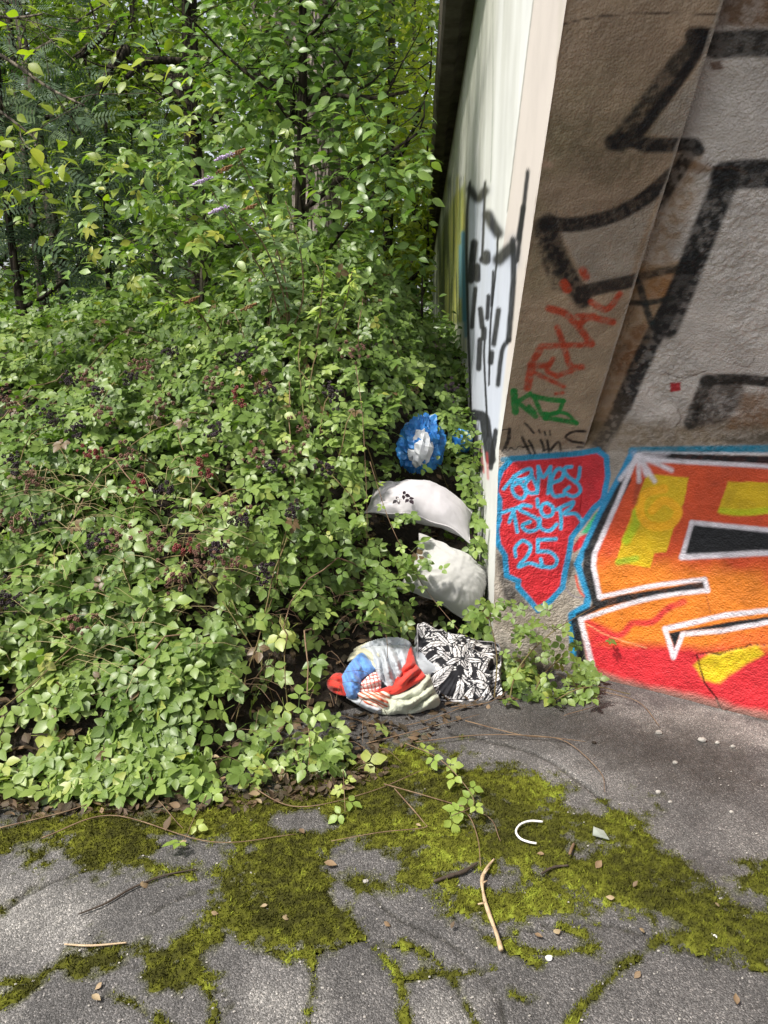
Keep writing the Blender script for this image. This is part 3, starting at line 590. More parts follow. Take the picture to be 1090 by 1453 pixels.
MOSS_LINES = [([(-20, 1440), (60, 1385), (140, 1340)], 9), ([(150, 1408), (190, 1425), (240, 1460)], 7), ([(255, 1335), (290, 1400), (320, 1460)], 8), ([(300, 1455), (330, 1420), (300, 1400)], 8), ([(440, 1340), (445, 1400), (430, 1460)], 9), ([(495, 1315), (560, 1375), (580, 1460)], 6), ([(490, 1330), (600, 1350), (640, 1390), (680, 1460)], 5),
              ([(935, 1335), (870, 1385), (800, 1460)], 12), ([(690, 1330), (760, 1350), (850, 1345)], 4), ([(770, 1310), (830, 1325)], 7), ([(0, 1395), (40, 1390)], 5), ([(640, 1300), (700, 1330), (760, 1370)], 5), ([(360, 1350), (440, 1352), (520, 1330)], 7), ([(720, 1410), (760, 1425)], 5), ([(60, 1250), (0, 1290)], 4), ([(560, 1390), (700, 1375)], 3)]
CRACKS = [[(0, 1290), (80, 1250), (160, 1215), (300, 1180)], [(215, 1295), (330, 1240), (480, 1190)], [(520, 1260), (560, 1300), (640, 1340), (700, 1400), (720, 1470)], [(880, 1200), (940, 1240), (960, 1290)], [(700, 1330), (860, 1310), (1000, 1360), (1120, 1380)], [(60, 1380), (160, 1360), (250, 1400)], [(640, 1040), (760, 1070), (850, 1130), (880, 1160)]]
gx = strip_axis((-400, -6, 14), (-6, -2.0, 16), (-1.9, 2.1, 370), (2.2, 8, 16), (8, 400, 14)); gy = strip_axis((-400, -4, 12), (-4, 1.35, 16), (1.4, 3.75, 220), (3.75, 8, 10), (8, 500, 14))
X, Y = np.meshgrid(gx, gy, indexing='ij'); q = np.stack([X, Y], -1)
near = (np.abs(X) < 3) & (Y > 1) & (Y < 4.5); z = .010 * (fbm(q * 2.2, 81, 3) - .5) * near
px_, py_ = pix(np.stack([X, Y, 0 * X], -1)); wob = 9 * (fbm(q * 14, 83, 3) - .5)
dck = np.full(X.shape, 99.)
for c in CRACKS + [m[0] for m in MOSS_LINES]:
    dck = np.minimum(dck, sdf_line(px_ + wob, py_ + wob, spline(c, 16)))
z = z - .010 * (1 - sstep(.5, 3.0, dck)) * near
def ground_paint():
    x, y = px_.ravel(), py_.ravel(); P = np.stack([X.ravel(), Y.ravel(), 0 * X.ravel()], -1); n = fbm(P[:, :2] * 3, 85, 4)
    base = np.array([.112, .106, .104]) * (.75 + .5 * n)[:, None]
    pt = Paint(P, base, 140); pale = np.array([.30, .285, .27])
    for poly, so, op in [([(-200, 1280), (60, 1250), (150, 1270), (110, 1340), (-200, 1360)], 40, .7), ([(360, 1400), (460, 1410), (450, 1500), (340, 1500)], 30, .6), ([(600, 1425), (690, 1410), (700, 1520), (590, 1520)], 25, .6), ([(-60, 1390), (20, 1400), (10, 1500), (-60, 1500)], 30, .5), ([(690, 1060), (900, 1080), (960, 1200), (860, 1180)], 60, .35), ([(1010, 1150), (1100, 1180), (1150, 1300), (1040, 1240)], 40, .3), ([(840, 1000), (1000, 1000), (1120, 1040), (1120, 1075), (920, 1035)], 14, .7)]:
        pt.fill(poly, pale, so, op, .3, 25)
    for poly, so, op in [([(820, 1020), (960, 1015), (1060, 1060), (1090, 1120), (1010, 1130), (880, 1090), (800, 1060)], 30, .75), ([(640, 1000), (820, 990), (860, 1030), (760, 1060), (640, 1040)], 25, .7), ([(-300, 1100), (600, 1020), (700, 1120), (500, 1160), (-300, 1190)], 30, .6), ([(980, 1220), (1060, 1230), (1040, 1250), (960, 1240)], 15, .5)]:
        pt.fill(poly, np.array([.040, .035, .030]), so, op, .3, 20)  # darker tone by the wall foot and along the bramble front
    pt.put(np.arange(len(P)), (1 - sstep(.6, 2.6, dck.ravel())) * .8 * near.ravel(), np.array([.03, .028, .022]))
    mf = moss_field(P[:, 0], P[:, 1]); pt.put(np.arange(len(P)), sstep(-.75, .1, mf + .5 * (fbm(P[:, :2] * 45, 88, 2) - .5)) * .8 * near.ravel(), np.array([.075, .078, .024]))
    c = pt.c; return np.concatenate([c, np.ones((len(c), 1))], 1)
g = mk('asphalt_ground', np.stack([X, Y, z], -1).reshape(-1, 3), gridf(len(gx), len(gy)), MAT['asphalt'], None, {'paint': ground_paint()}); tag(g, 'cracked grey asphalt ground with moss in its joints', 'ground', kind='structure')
def gz(x, y): return .010 * (fbm(np.stack([x, y], -1) * 2.2, 81, 3) - .5)
# embankment under the brambles
sx = strip_axis((-30, -5, 20), (-5, -2.2, 30), (-2.2, 1.05, 110)); sy = strip_axis((2.15, 5.2, 105), (5.2, 9, 40), (9, 60, 40))
X, Y = np.meshgrid(sx, sy, indexing='ij'); Xm = np.minimum(X, np.maximum(.512, .364 + .0454 * Y) + .08 + 5 * (Y < 3.42)); z = soil_h(Xm, Y) - .012
g = mk('embankment', np.stack([Xm, Y, z], -1).reshape(-1, 3), gridf(len(sx), len(sy)), MAT['soil']); tag(g, 'dark soil bank rising under the brambles beside the bridge', 'embankment', kind='structure')
# moss: cushion sheet plus short shoots, one uncountable thing
mx = np.arange(-1.75, 1.75, .0075); my = np.arange(1.42, 3.0, .0075); X, Y = np.meshgrid(mx, my, indexing='ij'); mf = moss_field(X, Y)
q = np.stack([X, Y], -1); hz = gz(X, Y) + np.clip(mf, -.3, .8) * .010 + .004 * (fbm(q * 70, 78, 2) - .5) * (mf > 0) - .001
tint = np.clip(.35 + 1.3 * (fbm(q * 5, 79, 3) - .5) + 1.2 * (fbm(q * 60, 80, 2) - .5), 0, 1)
br = np.exp(-(((pix(np.stack([X, Y, 0 * X], -1))[0] - 790) / 70) ** 2 + ((pix(np.stack([X, Y, 0 * X], -1))[1] - 1135) / 40) ** 2)); tint = np.clip(tint + .35 * br, 0, 1)
F = gridf(len(mx), len(my)); keep = (mf.ravel()[F] > -.08).any(1) & (mf.ravel()[F] > -.35).all(1); F = F[keep]
used, inv = np.unique(F, return_inverse=True); Vm = np.stack([X, Y, hz], -1).reshape(-1, 3)[used]; tm = tint.ravel()[used]; F = inv.reshape(-1, 4)
cand = rng.choice(len(Vm), 60000); bp = Vm[cand] + np.c_[rng.normal(0, .004, (60000, 2)), np.zeros(60000)]
a = rng.uniform(0, 2 * np.pi, 60000); w = .0022; hh = rng.uniform(.004, .011, 60000); dirx = np.stack([np.cos(a), np.sin(a), 0 * a], -1)
tip = bp + np.stack([rng.normal(0, .004, 60000), rng.normal(0, .004, 60000), hh], -1)
a2 = rng.integers(0, X.size, 9000); mm = (mf.ravel()[a2] > -.7) & (mf.ravel()[a2] < 0); q2 = np.stack([X, Y, gz(X, Y)], -1).reshape(-1, 3)[a2[mm]]; bp[:len(q2)] = q2; tip[:len(q2)] = q2 + np.c_[rng.normal(0, .004, (len(q2), 2)), rng.uniform(.003, .007, len(q2))]
Vt = np.stack([bp - dirx * w, bp + dirx * w, tip], 1).reshape(-1, 3); tt_ = np.repeat(np.clip(tm[cand] + rng.normal(.08, .15, 60000), 0, 1), 3)
V, Fs = join([(Vm, F), (Vt, np.arange(180000).reshape(-1, 3))])
g = mk('moss', V, Fs, MAT['moss'], None, {'tint': np.concatenate([tm, tt_])}); tag(g, 'olive green moss carpet creeping over the cracked asphalt', 'moss', kind='stuff')

# ------------------------------------------------------------------ leaves
def leaflet(L=1.0, wd=.36, n=7, teeth=.0, fold=.22, droop=.25, tipk=1.15):
    t = np.linspace(0, 1, n + 1); hw = wd * np.sin(np.pi * t ** .8) ** tipk if tipk else wd * np.sin(np.pi * t)
    mid = np.stack([0 * t, t * L, -droop * t ** 2 * L * .5], -1)
    tz = np.where(np.arange(n + 1) % 2 == 0, 1 - teeth, 1 + teeth); w = (hw * tz)[1:-1]
    Lf = np.stack([-w, t[1:-1] * L + teeth * .25 * L * (np.arange(1, n) % 2), mid[1:-1, 2] + fold * w], -1); Rt = Lf * np.array([-1, 1, 1])
    V = np.concatenate([mid, Lf, Rt]); l0 = n + 1; r0 = n + 1 + n - 1; T, Q = [], []
    T += [[0, 1, l0], [0, r0, 1], [n - 1, n, l0 + n - 2], [n - 1, r0 + n - 2, n]]
    for k in range(1, n - 1): Q += [[k, k + 1, l0 + k, l0 + k - 1], [k, r0 + k - 1, r0 + k, k + 1]]
    lc = np.stack([V[:, 0] / max(wd, 1e-3) * .5, V[:, 1] / L, 0 * V[:, 0]], -1)
    return V, np.array(T), (np.array(Q) if Q else np.zeros((0, 4), int)), lc
def rotz(a): c, s = math.cos(a), math.sin(a); return np.array([[c, -s, 0], [s, c, 0], [0, 0, 1]])
def rotx(a): c, s = math.cos(a), math.sin(a); return np.array([[1, 0, 0], [0, c, -s], [0, s, c]])
def roty(a): c, s = math.cos(a), math.sin(a); return np.array([[c, 0, s], [0, 1, 0], [-s, 0, c]])
def compound(specs, petiole=.0, pr=.02):  # specs: (offset, angle, tilt, size, kwargs); a compound leaf as one template
    Vs, T, Q, L, n = [], [], [], [], 0
    for off, ang, tilt, sz, kw in specs:
        V, t, qd, lc = leaflet(**kw); V = (V * sz) @ roty(tilt).T @ rotz(ang).T + np.array(off)
        Vs.append(V); T.append(t + n); Q.append(qd + n); L.append(lc); n += len(V)
    if petiole:
        P = np.array([[0, -petiole, -petiole * .35], [0, .3 if len(specs) > 2 else .02, 0]]); V, F = tube(P, [pr, pr * .6], 3, False)
        Vs.append(V); Q.append(F[0] + n); L.append(np.tile([.3, .5, 0], (len(V), 1))); n += len(V)
    return np.concatenate(Vs), np.concatenate(T), np.concatenate(Q), np.concatenate(L)
BK = dict(n=6, teeth=.055, wd=.36, fold=.20, droop=.32, tipk=1.0)
BRAM = [compound([((0, .30, 0), 0, 0, 1, BK), ((-.05, .05, 0), 1.30, .12, .84, BK), ((.05, .05, 0), -1.30, -.12, .84, BK)], .7, .022),
        compound([((0, .34, 0), .15, .15, 1, dict(BK, droop=.5)), ((-.06, .05, 0), 1.15, .3, .85, dict(BK, droop=.5)), ((.06, .05, 0), -1.4, -.25, .8, dict(BK, fold=.3))], .7, .022),
        compound([((0, .32, 0), -.1, -.15, .95, dict(BK, fold=.26)), ((-.05, .05, 0), 1.45, .15, .85, dict(BK, wd=.33)), ((.05, .05, 0), -1.2, -.2, .9, dict(BK, wd=.33))], .7, .022),
        compound([((0, .30, 0), 0, 0, .95, BK), ((-.05, .06, 0), .95, .1, .85, dict(BK, wd=.31)), ((.05, .06, 0), -.95, -.1, .85, dict(BK, wd=.31)), ((-.05, -.05, 0), 2.0, .2, .62, BK), ((.05, -.05, 0), -2.0, -.2, .62, BK)], .7, .022)]
FARB = [compound([((0, .30, 0), 0, 0, 1, dict(BK, n=4)), ((-.05, .05, 0), 1.30, .12, .84, dict(BK, n=4)), ((.05, .05, 0), -1.30, -.12, .84, dict(BK, n=4))]), compound([((0, .32, 0), .2, .2, 1, dict(BK, n=4, droop=.5)), ((-.05, .05, 0), 1.1, .3, .84, dict(BK, n=4)), ((.05, .05, 0), -1.4, -.3, .84, dict(BK, n=4, fold=.3))])]
SINGLE = compound([((0, 0, 0), 0, 0, 1, dict(n=5, teeth=0, wd=.27, fold=.18, droop=.45))], .35, .016)
PAIRS = compound([((0, .1, 0), 0, 0, 1, dict(n=6, wd=.25, fold=.2, droop=.4)), ((-.02, 0, 0), 1.0, .2, .95, dict(n=6, wd=.25, fold=.2, droop=.5)), ((.02, 0, 0), -1.0, -.2, .95, dict(n=6, wd=.25, fold=.2, droop=.5)), ((0, -.25, 0), 1.7, .2, .8, dict(n=6, wd=.26, droop=.5)), ((0, -.25, 0), -1.7, -.2, .8, dict(n=6, wd=.26, droop=.5))], .6, .018)
SMALL = [leaflet(1, .29, 3, 0, .2, .4), leaflet(1, .24, 3, 0, .3, .6)]
LANCE = compound([((0, 0, 0), 0, 0, 1, dict(n=6, wd=.13, fold=.25, droop=.6))], .15, .02)
PINN = compound([((s * .02, .16 * k, 0), s * 1.25, 0, .36, dict(n=3, wd=.15, fold=.1, droop=.2)) for k in range(6) for s in (-1, 1)] + [((0, .95, 0), 0, 0, .36, dict(n=3, wd=.15))], .3, .012)
def frames(nrm, d):                      # rotation matrices with columns x, leaf direction y, normal z
    z = unit(nrm); y = unit(d - (d * z).sum(-1, keepdims=True) * z); x = np.cross(y, z); return np.stack([x, y, z], -1)
def leafmesh(tpls, pos, Rm, size, tint):
    if isinstance(tpls, tuple): tpls = [tpls]
    k = rng.integers(0, len(tpls), len(pos)); Vs, T, Q, L, A, n = [], [], [], [], [], 0
    for j, (V, t, qd, lc) in enumerate(tpls):
        i = np.nonzero(k == j)[0]
        if not len(i): continue
        P = np.einsum('nij,vj->nvi', Rm[i], V) * size[i][:, None, None] + pos[i][:, None]; off = n + np.arange(len(i))[:, None, None] * len(V)
        Vs.append(P.reshape(-1, 3)); T.append((t[None] + off).reshape(-1, 3)); n2 = len(i) * len(V)
        if len(qd): Q.append((qd[None] + off).reshape(-1, 4))
        L.append(np.tile(lc, (len(i), 1))); A.append(np.repeat(tint[i], len(V))); n += n2
    return np.concatenate(Vs), [np.concatenate(T)] + ([np.concatenate(Q)] if Q else []), {'tint': np.concatenate(A), 'lc': np.concatenate(L)}
def leaf_parts(root, tpls, pos, Rm, size, tint, mat, name='leaf', buckets=6):
    if isinstance(tpls, tuple): tpls = [tpls]
    data = {}; base = np.array(root.location)
    for i in range(len(pos)):
        j = int(rng.integers(0, len(tpls))); b = min(buckets - 1, int(tint[i] * buckets))
        if (j, b) not in data:
            V, t, qd, lc = tpls[j]; data[j, b] = mesh_data(name, V, [t, qd], mat, {'tint': np.full(len(V), (b + .5) / buckets), 'lc': lc})
        o = bpy.data.objects.new(name, data[j, b]); m = Matrix(Rm[i].tolist()).to_4x4() @ Matrix.Diagonal((*[float(size[i])] * 3, 1)); m.translation = Vector((pos[i] - base).tolist())
        link(o, root); o.matrix_basis = m
def foliage(root, tpls, pos, Rm, size, tint, mat, nparts, name='leaf_mass', far=None):
    d = np.linalg.norm(pos - CAM, axis=1) / size; x, y = pix(pos); d = d + 1e3 * ((x < -20) | (x > 1110) | (y < -20) | (y > 1470)); o = np.argsort(d); a, b = o[:nparts], o[nparts:]
    if nparts: leaf_parts(root, tpls, pos[a], Rm[a], size[a], tint[a], mat)
    if len(b):
        h = b if far is None else b[d[b] < far]; V, F, at = leafmesh(tpls, pos[h], Rm[h], size[h], tint[h])
        if far is not None and (d[b] >= far).any():
            h = b[d[b] >= far]; V2, F2, a2 = leafmesh(FARB, pos[h], Rm[h], size[h], tint[h]); V, F = join([(V, F), (V2, F2)]); at = {k: np.concatenate([at[k], a2[k]]) for k in at}
        c = mk(name, V, F, mat, root, at); c['kind'] = 'stuff'
    return root

# ------------------------------------------------------------------ bramble thicket
BAGS = []                                # (x, y, z, radius) kept free of leaves
BAGS += [(*W(602, 718, 3.95), .27), (*W(645, 815, 3.66), .24), (*W(650, 945, 3.2), .26), (*W(552, 962, 3.05), .25), (*W(597, 630, 4.35), .17), (*W(575, 722, 3.9), .2), (*W(620, 860, 3.5), .14), (*W(610, 960, 3.1), .22), (*W(488, 968, 3.0), .13), (*W(520, 990, 2.95), .14), (*W(550, 715, 3.9), .14)]
def clear_of_bags(P, k=1.0):
    ok = np.ones(len(P), bool)
    for bx, by, bz, br in BAGS: ok &= np.linalg.norm(P - np.array([bx, by, bz]), axis=1) > br * k
    # nor may a leaf stand between the viewer's path and the bag: keep the slope just below each bag low
    for bx, by, bz, br in BAGS: ok &= ~((np.abs(P[:, 0] - bx * P[:, 1] / by) < br * .75) & (P[:, 1] < by) & (P[:, 1] > by - .6) & (P[:, 2] > bz - br * .35))
    return ok
def surf_normal(x, y):
    e = .06; return unit(np.stack([-(top_h(x + e, y) - top_h(x - e, y)) / (2 * e), -(top_h(x, y + e) - top_h(x, y - e)) / (2 * e), np.ones_like(x)], -1))
def bramble_leaves(n, x0, x1, y0, y1, depth=.16, sz=(.05, .08)):
    x = rng.uniform(x0, x1, n); y = y0 + (y1 - y0) * rng.uniform(0, 1, n) ** 1.25
    wall = np.maximum(.512, .364 + .0454 * y); d = dfront(x, y)
    gap = .6 * fbm(np.stack([x * 2.4, y * 2.4], -1), 45, 3) + .4 * fbm(np.stack([x * 6.5, y * 6.5], -1), 49, 2)
    ok = (x < np.where(y < 3.35, .8, wall - .03)) & (d > -.03) & (rng.uniform(0, 1, n) < sstep(.36, .52, gap) * .90 + .10)
    hollow = np.exp(-(((x - .12) / .32) ** 2 + ((y - 3.65) / .5) ** 2)) + .8 * np.exp(-((x - .42) / .22) ** 2) * sstep(4.4, 5.2, y) + .25 * np.exp(-(((x + .38) / .16) ** 2 + ((y - 3.15) / .2) ** 2)); ok &= rng.uniform(0, 1, n) > .66 * hollow
    x, y, d, gap = x[ok], y[ok], d[ok], gap[ok]; m = len(x)
    z = top_h(x, y) - np.abs(rng.normal(0, depth, m)) + .05 * rng.normal(0, 1, m) * sstep(0, .4, d); z = np.maximum(z, soil_h(x, y) + .03 + .05 * rng.uniform(0, 1, m)); z -= .12 * np.exp(-(((x - .18) / .3) ** 2 + ((y - 3.7) / .5) ** 2)); z = np.maximum(z, soil_h(x, y) + .03)
    P = np.stack([x, y, z], -1); k = clear_of_bags(P); P, x, y, d, gap = P[k], x[k], y[k], d[k], gap[k]; m = len(P)
    N = unit(.45 * surf_normal(x, y) + np.array([-.12, -.25, .55]) + rng.normal(0, .38, (m, 3))); a = rng.uniform(0, 2 * np.pi, m)
    D = np.stack([np.cos(a), np.sin(a) - .6, -.35 + 0 * a], -1)
    tint = np.clip(.42 + .9 * (fbm(np.stack([x * 3, y * 3], -1), 46, 3) - .5) + rng.normal(0, .17, m) + .16 * (1 - sstep(.05, .6, d)) , 0, .9)
    yel = rng.uniform(0, 1, m) < .012 + .05 * (1 - sstep(.0, .35, d)); tint[yel] = rng.uniform(.88, .97, yel.sum()); red = rng.uniform(0, 1, m) < .018; tint[red] = 1.0
    return P, frames(N, D), rng.uniform(*sz, m), tint
thicket = empty('bramble_thicket', (-.8, 3.2, 0), 'large sprawling bramble thicket with blackberries covering the slope left of the bridge', 'bramble')
A = [bramble_leaves(15500, -2.7, .95, 2.28, 7.2, .15, (.033, .068)), bramble_leaves(1500, -1.9, .25, 2.26, 3.1, .07, (.042, .066)), bramble_leaves(750, -1.0, .05, 2.32, 3.0, .10, (.038, .06)), bramble_leaves(9500, -2.6, .95, 2.4, 6.0, .34, (.034, .062))]
# a few sprays hang in front of the half hidden blue bag and over the edges of the pillows
sp_ = np.concatenate([W(rng.normal(652, 17, 26), rng.normal(628, 17, 26), rng.uniform(4.25, 4.45, 26)), W(rng.normal(640, 22, 10), rng.normal(600, 8, 10), rng.uniform(4.3, 4.45, 10)), W(rng.normal(605, 22, 9), rng.normal(797, 8, 9), rng.uniform(3.42, 3.5, 9)), W(rng.normal(570, 12, 6), rng.normal(738, 5, 6), rng.uniform(3.62, 3.7, 6)), W(rng.normal(690, 14, 14), rng.normal(868, 10, 14), rng.uniform(3.2, 3.3, 14)), W(rng.normal(676, 8, 10), rng.normal(775, 8, 10), rng.uniform(3.7, 3.9, 10))])
ms = len(sp_); aa = rng.uniform(0, 6.3, ms); A.append((sp_, frames(unit(np.array([-.1, -.5, .75]) + rng.normal(0, .35, (ms, 3))), np.stack([np.cos(aa), np.sin(aa) - .4, -.3 + 0 * aa], -1)), rng.uniform(.032, .05, ms), np.clip(rng.normal(.45, .15, ms), 0, .85)))
pos, Rm, size, tint = [np.concatenate(v) for v in zip(*A)]
foliage(thicket, BRAM, pos, Rm, size, tint, MAT['bramble_leaf'], 300, far=76)
# canes: arching stems inside the thicket
for k in range(90):
    x = rng.uniform(-2.2, .35); y = rng.uniform(2.6, 5.2); a = rng.uniform(-2.6, -.5); L = rng.uniform(.5, 1.3); n = 12; t = np.linspace(0, 1, n)
    cx = x + np.cos(a) * L * t + .05 * rng.normal(); cy = y + np.sin(a) * L * t * .9; cx = np.minimum(cx, .45)
    cz = soil_h(cx, cy) * (1 - np.sin(np.pi * t)) + (top_h(cx, cy) - .03 + .06 * rng.uniform()) * np.sin(np.pi * t) + .01
    P = np.stack([cx, cy, np.maximum(cz, .012)], -1) + np.c_[rng.normal(0, .008, (n, 2)), 0 * t]
    if not clear_of_bags(P, .95).all() or dfront(P[:, 0], P[:, 1]).min() < -.1: continue
    V, F = tube(P, np.linspace(.0042, .0018, n), 5); mk('cane', V, F, MAT['cane'] if k % 3 else MAT['runner'], thicket)
# hanging shoot over the hollow and other trailing shoots with their own pale leaves
def shoot(name, pts, r, n_leaf, sz, mat_leaf, root, stem_mat='runner', tpl=None, side=None):
    P = spline(pts, 28); V, F = tube(P, np.linspace(r * .7, r * .35, 28), 5); mk(name, V, F, MAT[stem_mat], root)
    i = np.linspace(3, 27, n_leaf).astype(int); T = unit(np.gradient(P, axis=0)); s = np.where(np.arange(n_leaf) % 2, 1, -1)[:, None]
    sd = unit(np.cross(T[i], [0, .2, 1.0])) * s; D = unit(sd + .6 * T[i] + rng.normal(0, .15, (n_leaf, 3))); N = unit(np.array([-.1, -.5, .9]) + rng.normal(0, .3, (n_leaf, 3)))
    leaf_parts(root, tpl or BRAM, P[i] + D * .015, frames(N, D), rng.uniform(*sz, n_leaf), rng.uniform(.2, .95, n_leaf), MAT[mat_leaf])
shoot('hanging_shoot', [W(505, 520, 3.7), W(513, 575, 3.62), W(518, 650, 3.55), W(521, 730, 3.5), W(520, 790, 3.48)], .003, 9, (.022, .04), 'young_leaf', thicket)
shoot('trailing_shoot', [W(525, 655, 3.75), W(555, 745, 3.62), W(600, 830, 3.5), W(660, 905, 3.35)], .003, 9, (.025, .042), 'young_leaf', thicket)
def ground_run(pxs, lift=.012): 
    P = G(np.array([p[0] for p in pxs]), np.array([p[1] for p in pxs])); P[:, 2] = np.maximum(soil_h(P[:, 0], P[:, 1]) * .8, 0) + lift + .012 * rng.uniform(0, 1, len(P)); return P
shoot('trailing_shoot', ground_run([(575, 1070), (620, 1090), (655, 1125), (672, 1160), (640, 1175)], .04), .003, 9, (.03, .045), 'young_leaf', thicket)
shoot('trailing_shoot', ground_run([(486, 1085), (488, 1120), (490, 1165)], .03), .0025, 6, (.025, .045), 'young_leaf', thicket)
shoot('trailing_shoot', ground_run([(300, 1130), (280, 1165), (262, 1210)], .03), .0025, 4, (.03, .045), 'young_leaf', thicket)
for pts in [[(545, 1120), (620, 1140), (690, 1165), (710, 1200)], [(560, 1125), (600, 1170), (600, 1180), (540, 1190), (470, 1200)], [(640, 1150), (665, 1165), (678, 1200), (682, 1235)], [(660, 1030), (740, 1050), (800, 1055), (850, 1100), (858, 1130)], [(590, 1060), (680, 1050), (760, 1052), (830, 1060)],
            [(60, 1195), (160, 1165), (300, 1200), (420, 1190)], [(350, 1120), (420, 1150), (520, 1130), (600, 1100)], [(0, 1180), (90, 1160), (200, 1130), (260, 1180)], [(820, 975), (850, 985), (905, 1000), (935, 1035)], [(640, 1010), (700, 1000), (745, 960)], [(480, 1020), (560, 1035), (650, 1010), (720, 975)], [(520, 1060), (600, 1040), (680, 1020)], [(790, 960), (850, 1000), (800, 1020)]]:
    P = spline(ground_run(pts), 26); V, F = tube(P, np.linspace(.0024, .0012, 26), 5); mk('runner', V, F, MAT['runner'], thicket)
# berries: a cluster is a bunch of lumpy drupelets round a stalk
def ico():
    p = (1 + 5 ** .5) / 2; V = np.array([[-1, p, 0], [1, p, 0], [-1, -p, 0], [1, -p, 0], [0, -1, p], [0, 1, p], [0, -1, -p], [0, 1, -p], [p, 0, -1], [p, 0, 1], [-p, 0, -1], [-p, 0, 1]], float)
    return unit(V), np.array([[0, 11, 5], [0, 5, 1], [0, 1, 7], [0, 7, 10], [0, 10, 11], [1, 5, 9], [5, 11, 4], [11, 10, 2], [10, 7, 6], [7, 1, 8], [3, 9, 4], [3, 4, 2], [3, 2, 6], [3, 6, 8], [3, 8, 9], [4, 9, 5], [2, 4, 11], [6, 2, 10], [8, 6, 7], [9, 8, 1]])
IV, IF = ico()
def berry_cluster(nb, mats):
    parts = []
    for _ in range(nb):
        c = rng.normal(0, 1, 3) * np.array([.026, .026, .032]); r = rng.uniform(.007, .0105)
        for v in IV: parts.append((IV * r * .42 + c + v * r * .75, IF)) if rng.uniform() < .75 else None
    V, F = join(parts); return mesh_data('berry_cluster', V, F, mats)
BC = [berry_cluster(n, MAT[m]) for n, m in ((22, 'berry_black'), (17, 'berry_black'), (14, 'berry_red'), (22, 'berry_brown'), (18, 'berry_brown'))]
spots = [(345, 505), (120, 535), (340, 560), (130, 640), (225, 575), (305, 610), (365, 640), (380, 560), (20, 660), (45, 675), (150, 585), (60, 735), (25, 745), (110, 610), (195, 690), (230, 700), (140, 770), (215, 770), (160, 765), (300, 780), (285, 790), (265, 775), (320, 800), (0, 855), (10, 850), (110, 890), (370, 550), (390, 660), (330, 720), (240, 500), (205, 520), (190, 540), (100, 540), (290, 660), (410, 640), (455, 665), (430, 600), (70, 590), (10, 570), (420, 720), (375, 815), (245, 820), (180, 650), (140, 560), (505, 500), (470, 560), (300, 545), (335, 735), (640, 550)]
for i, (px, py) in enumerate(spots):
    d = ray(px, py); t = np.linspace(1.8, 8, 400); P = CAM + d * t[:, None]; hit = np.nonzero(P[:, 2] < top_h(P[:, 0], P[:, 1]) + .085)[0]
    p = P[hit[0]] if len(hit) else P[200]; j = [0, 3, 4, 1, 4, 0, 3, 1][i % 8] if i not in (2, 3, 14, 21, 33) else 2
    o = bpy.data.objects.new('berry_cluster', BC[j]); link(o, thicket); o.location = Vector((p - np.array(thicket.location)).tolist()); o.rotation_euler = (rng.uniform(0, 6), rng.uniform(0, 6), rng.uniform(0, 6)); o['kind'] = 'stuff'
dk = W(np.array([572., 580, 566]), np.array([702., 708, 709]), np.array([3.78, 3.76, 3.77])); leaf_parts(thicket, BRAM, dk, frames(np.tile(np.array([[.1, -.6, .7]]), (3, 1)) + rng.normal(0, .1, (3, 3)), np.array([[1, 0, -.2], [.3, 0, -.8], [-.8, 0, -.5]])), np.array([.03, .032, .028]), np.array([.0, .0, .1]), MAT['berry_black'], 'leaf_shadow')  # near-black leaves added as the dark leaf shadow on the upper pillow
# bramble at the wall foot, right of the bags
def wall_bramble(n):
    t = rng.uniform(0, 1, n); px = 690 + 150 * t + rng.normal(0, 10, n); py = 1010 - rng.uniform(0, 1, n) ** 1.2 * (165 - 70 * t) + 8 * rng.normal(0, 1, n); y = 3.12 + .16 * rng.normal(0, 1, n) * .5 + .12 * (1010 - py) / 150
    P = W(px, py, np.minimum(y, 3.3)); P[:, 2] = np.maximum(P[:, 2], .03); P = P[clear_of_bags(P, .8)]; m = len(P)
    N = unit(np.array([-.1, -.5, .75]) + rng.normal(0, .38, (m, 3))); a = rng.uniform(0, 2 * np.pi, m)
    return P, frames(N, np.stack([np.cos(a), np.sin(a) - .4, -.3 + 0 * a], -1)), rng.uniform(.03, .05, m), np.clip(rng.normal(.5, .17, m), 0, .9)
wb = empty('bramble_bush', (.72, 3.2, 0), 'small bramble bush growing at the wall foot under the red shield graffiti', 'bramble')
foliage(wb, BRAM, *wall_bramble(125), MAT['bramble_leaf'], 300)
for pts in [[W(720, 1010, 3.05), W(735, 950, 3.1), W(780, 900, 3.15), W(845, 860, 3.2)], [W(745, 1015, 3.05), W(770, 960, 3.12), W(800, 930, 3.15)], [W(700, 1005, 3.1), W(705, 930, 3.18), W(690, 860, 3.25)], [W(760, 1010, 3.05), W(830, 975, 3.05), W(895, 985, 3.0)]]:
    P = spline(pts, 18); V, F = tube(P, np.linspace(.004, .0016, 18), 5); mk('cane', V, F, MAT['cane'], wb)
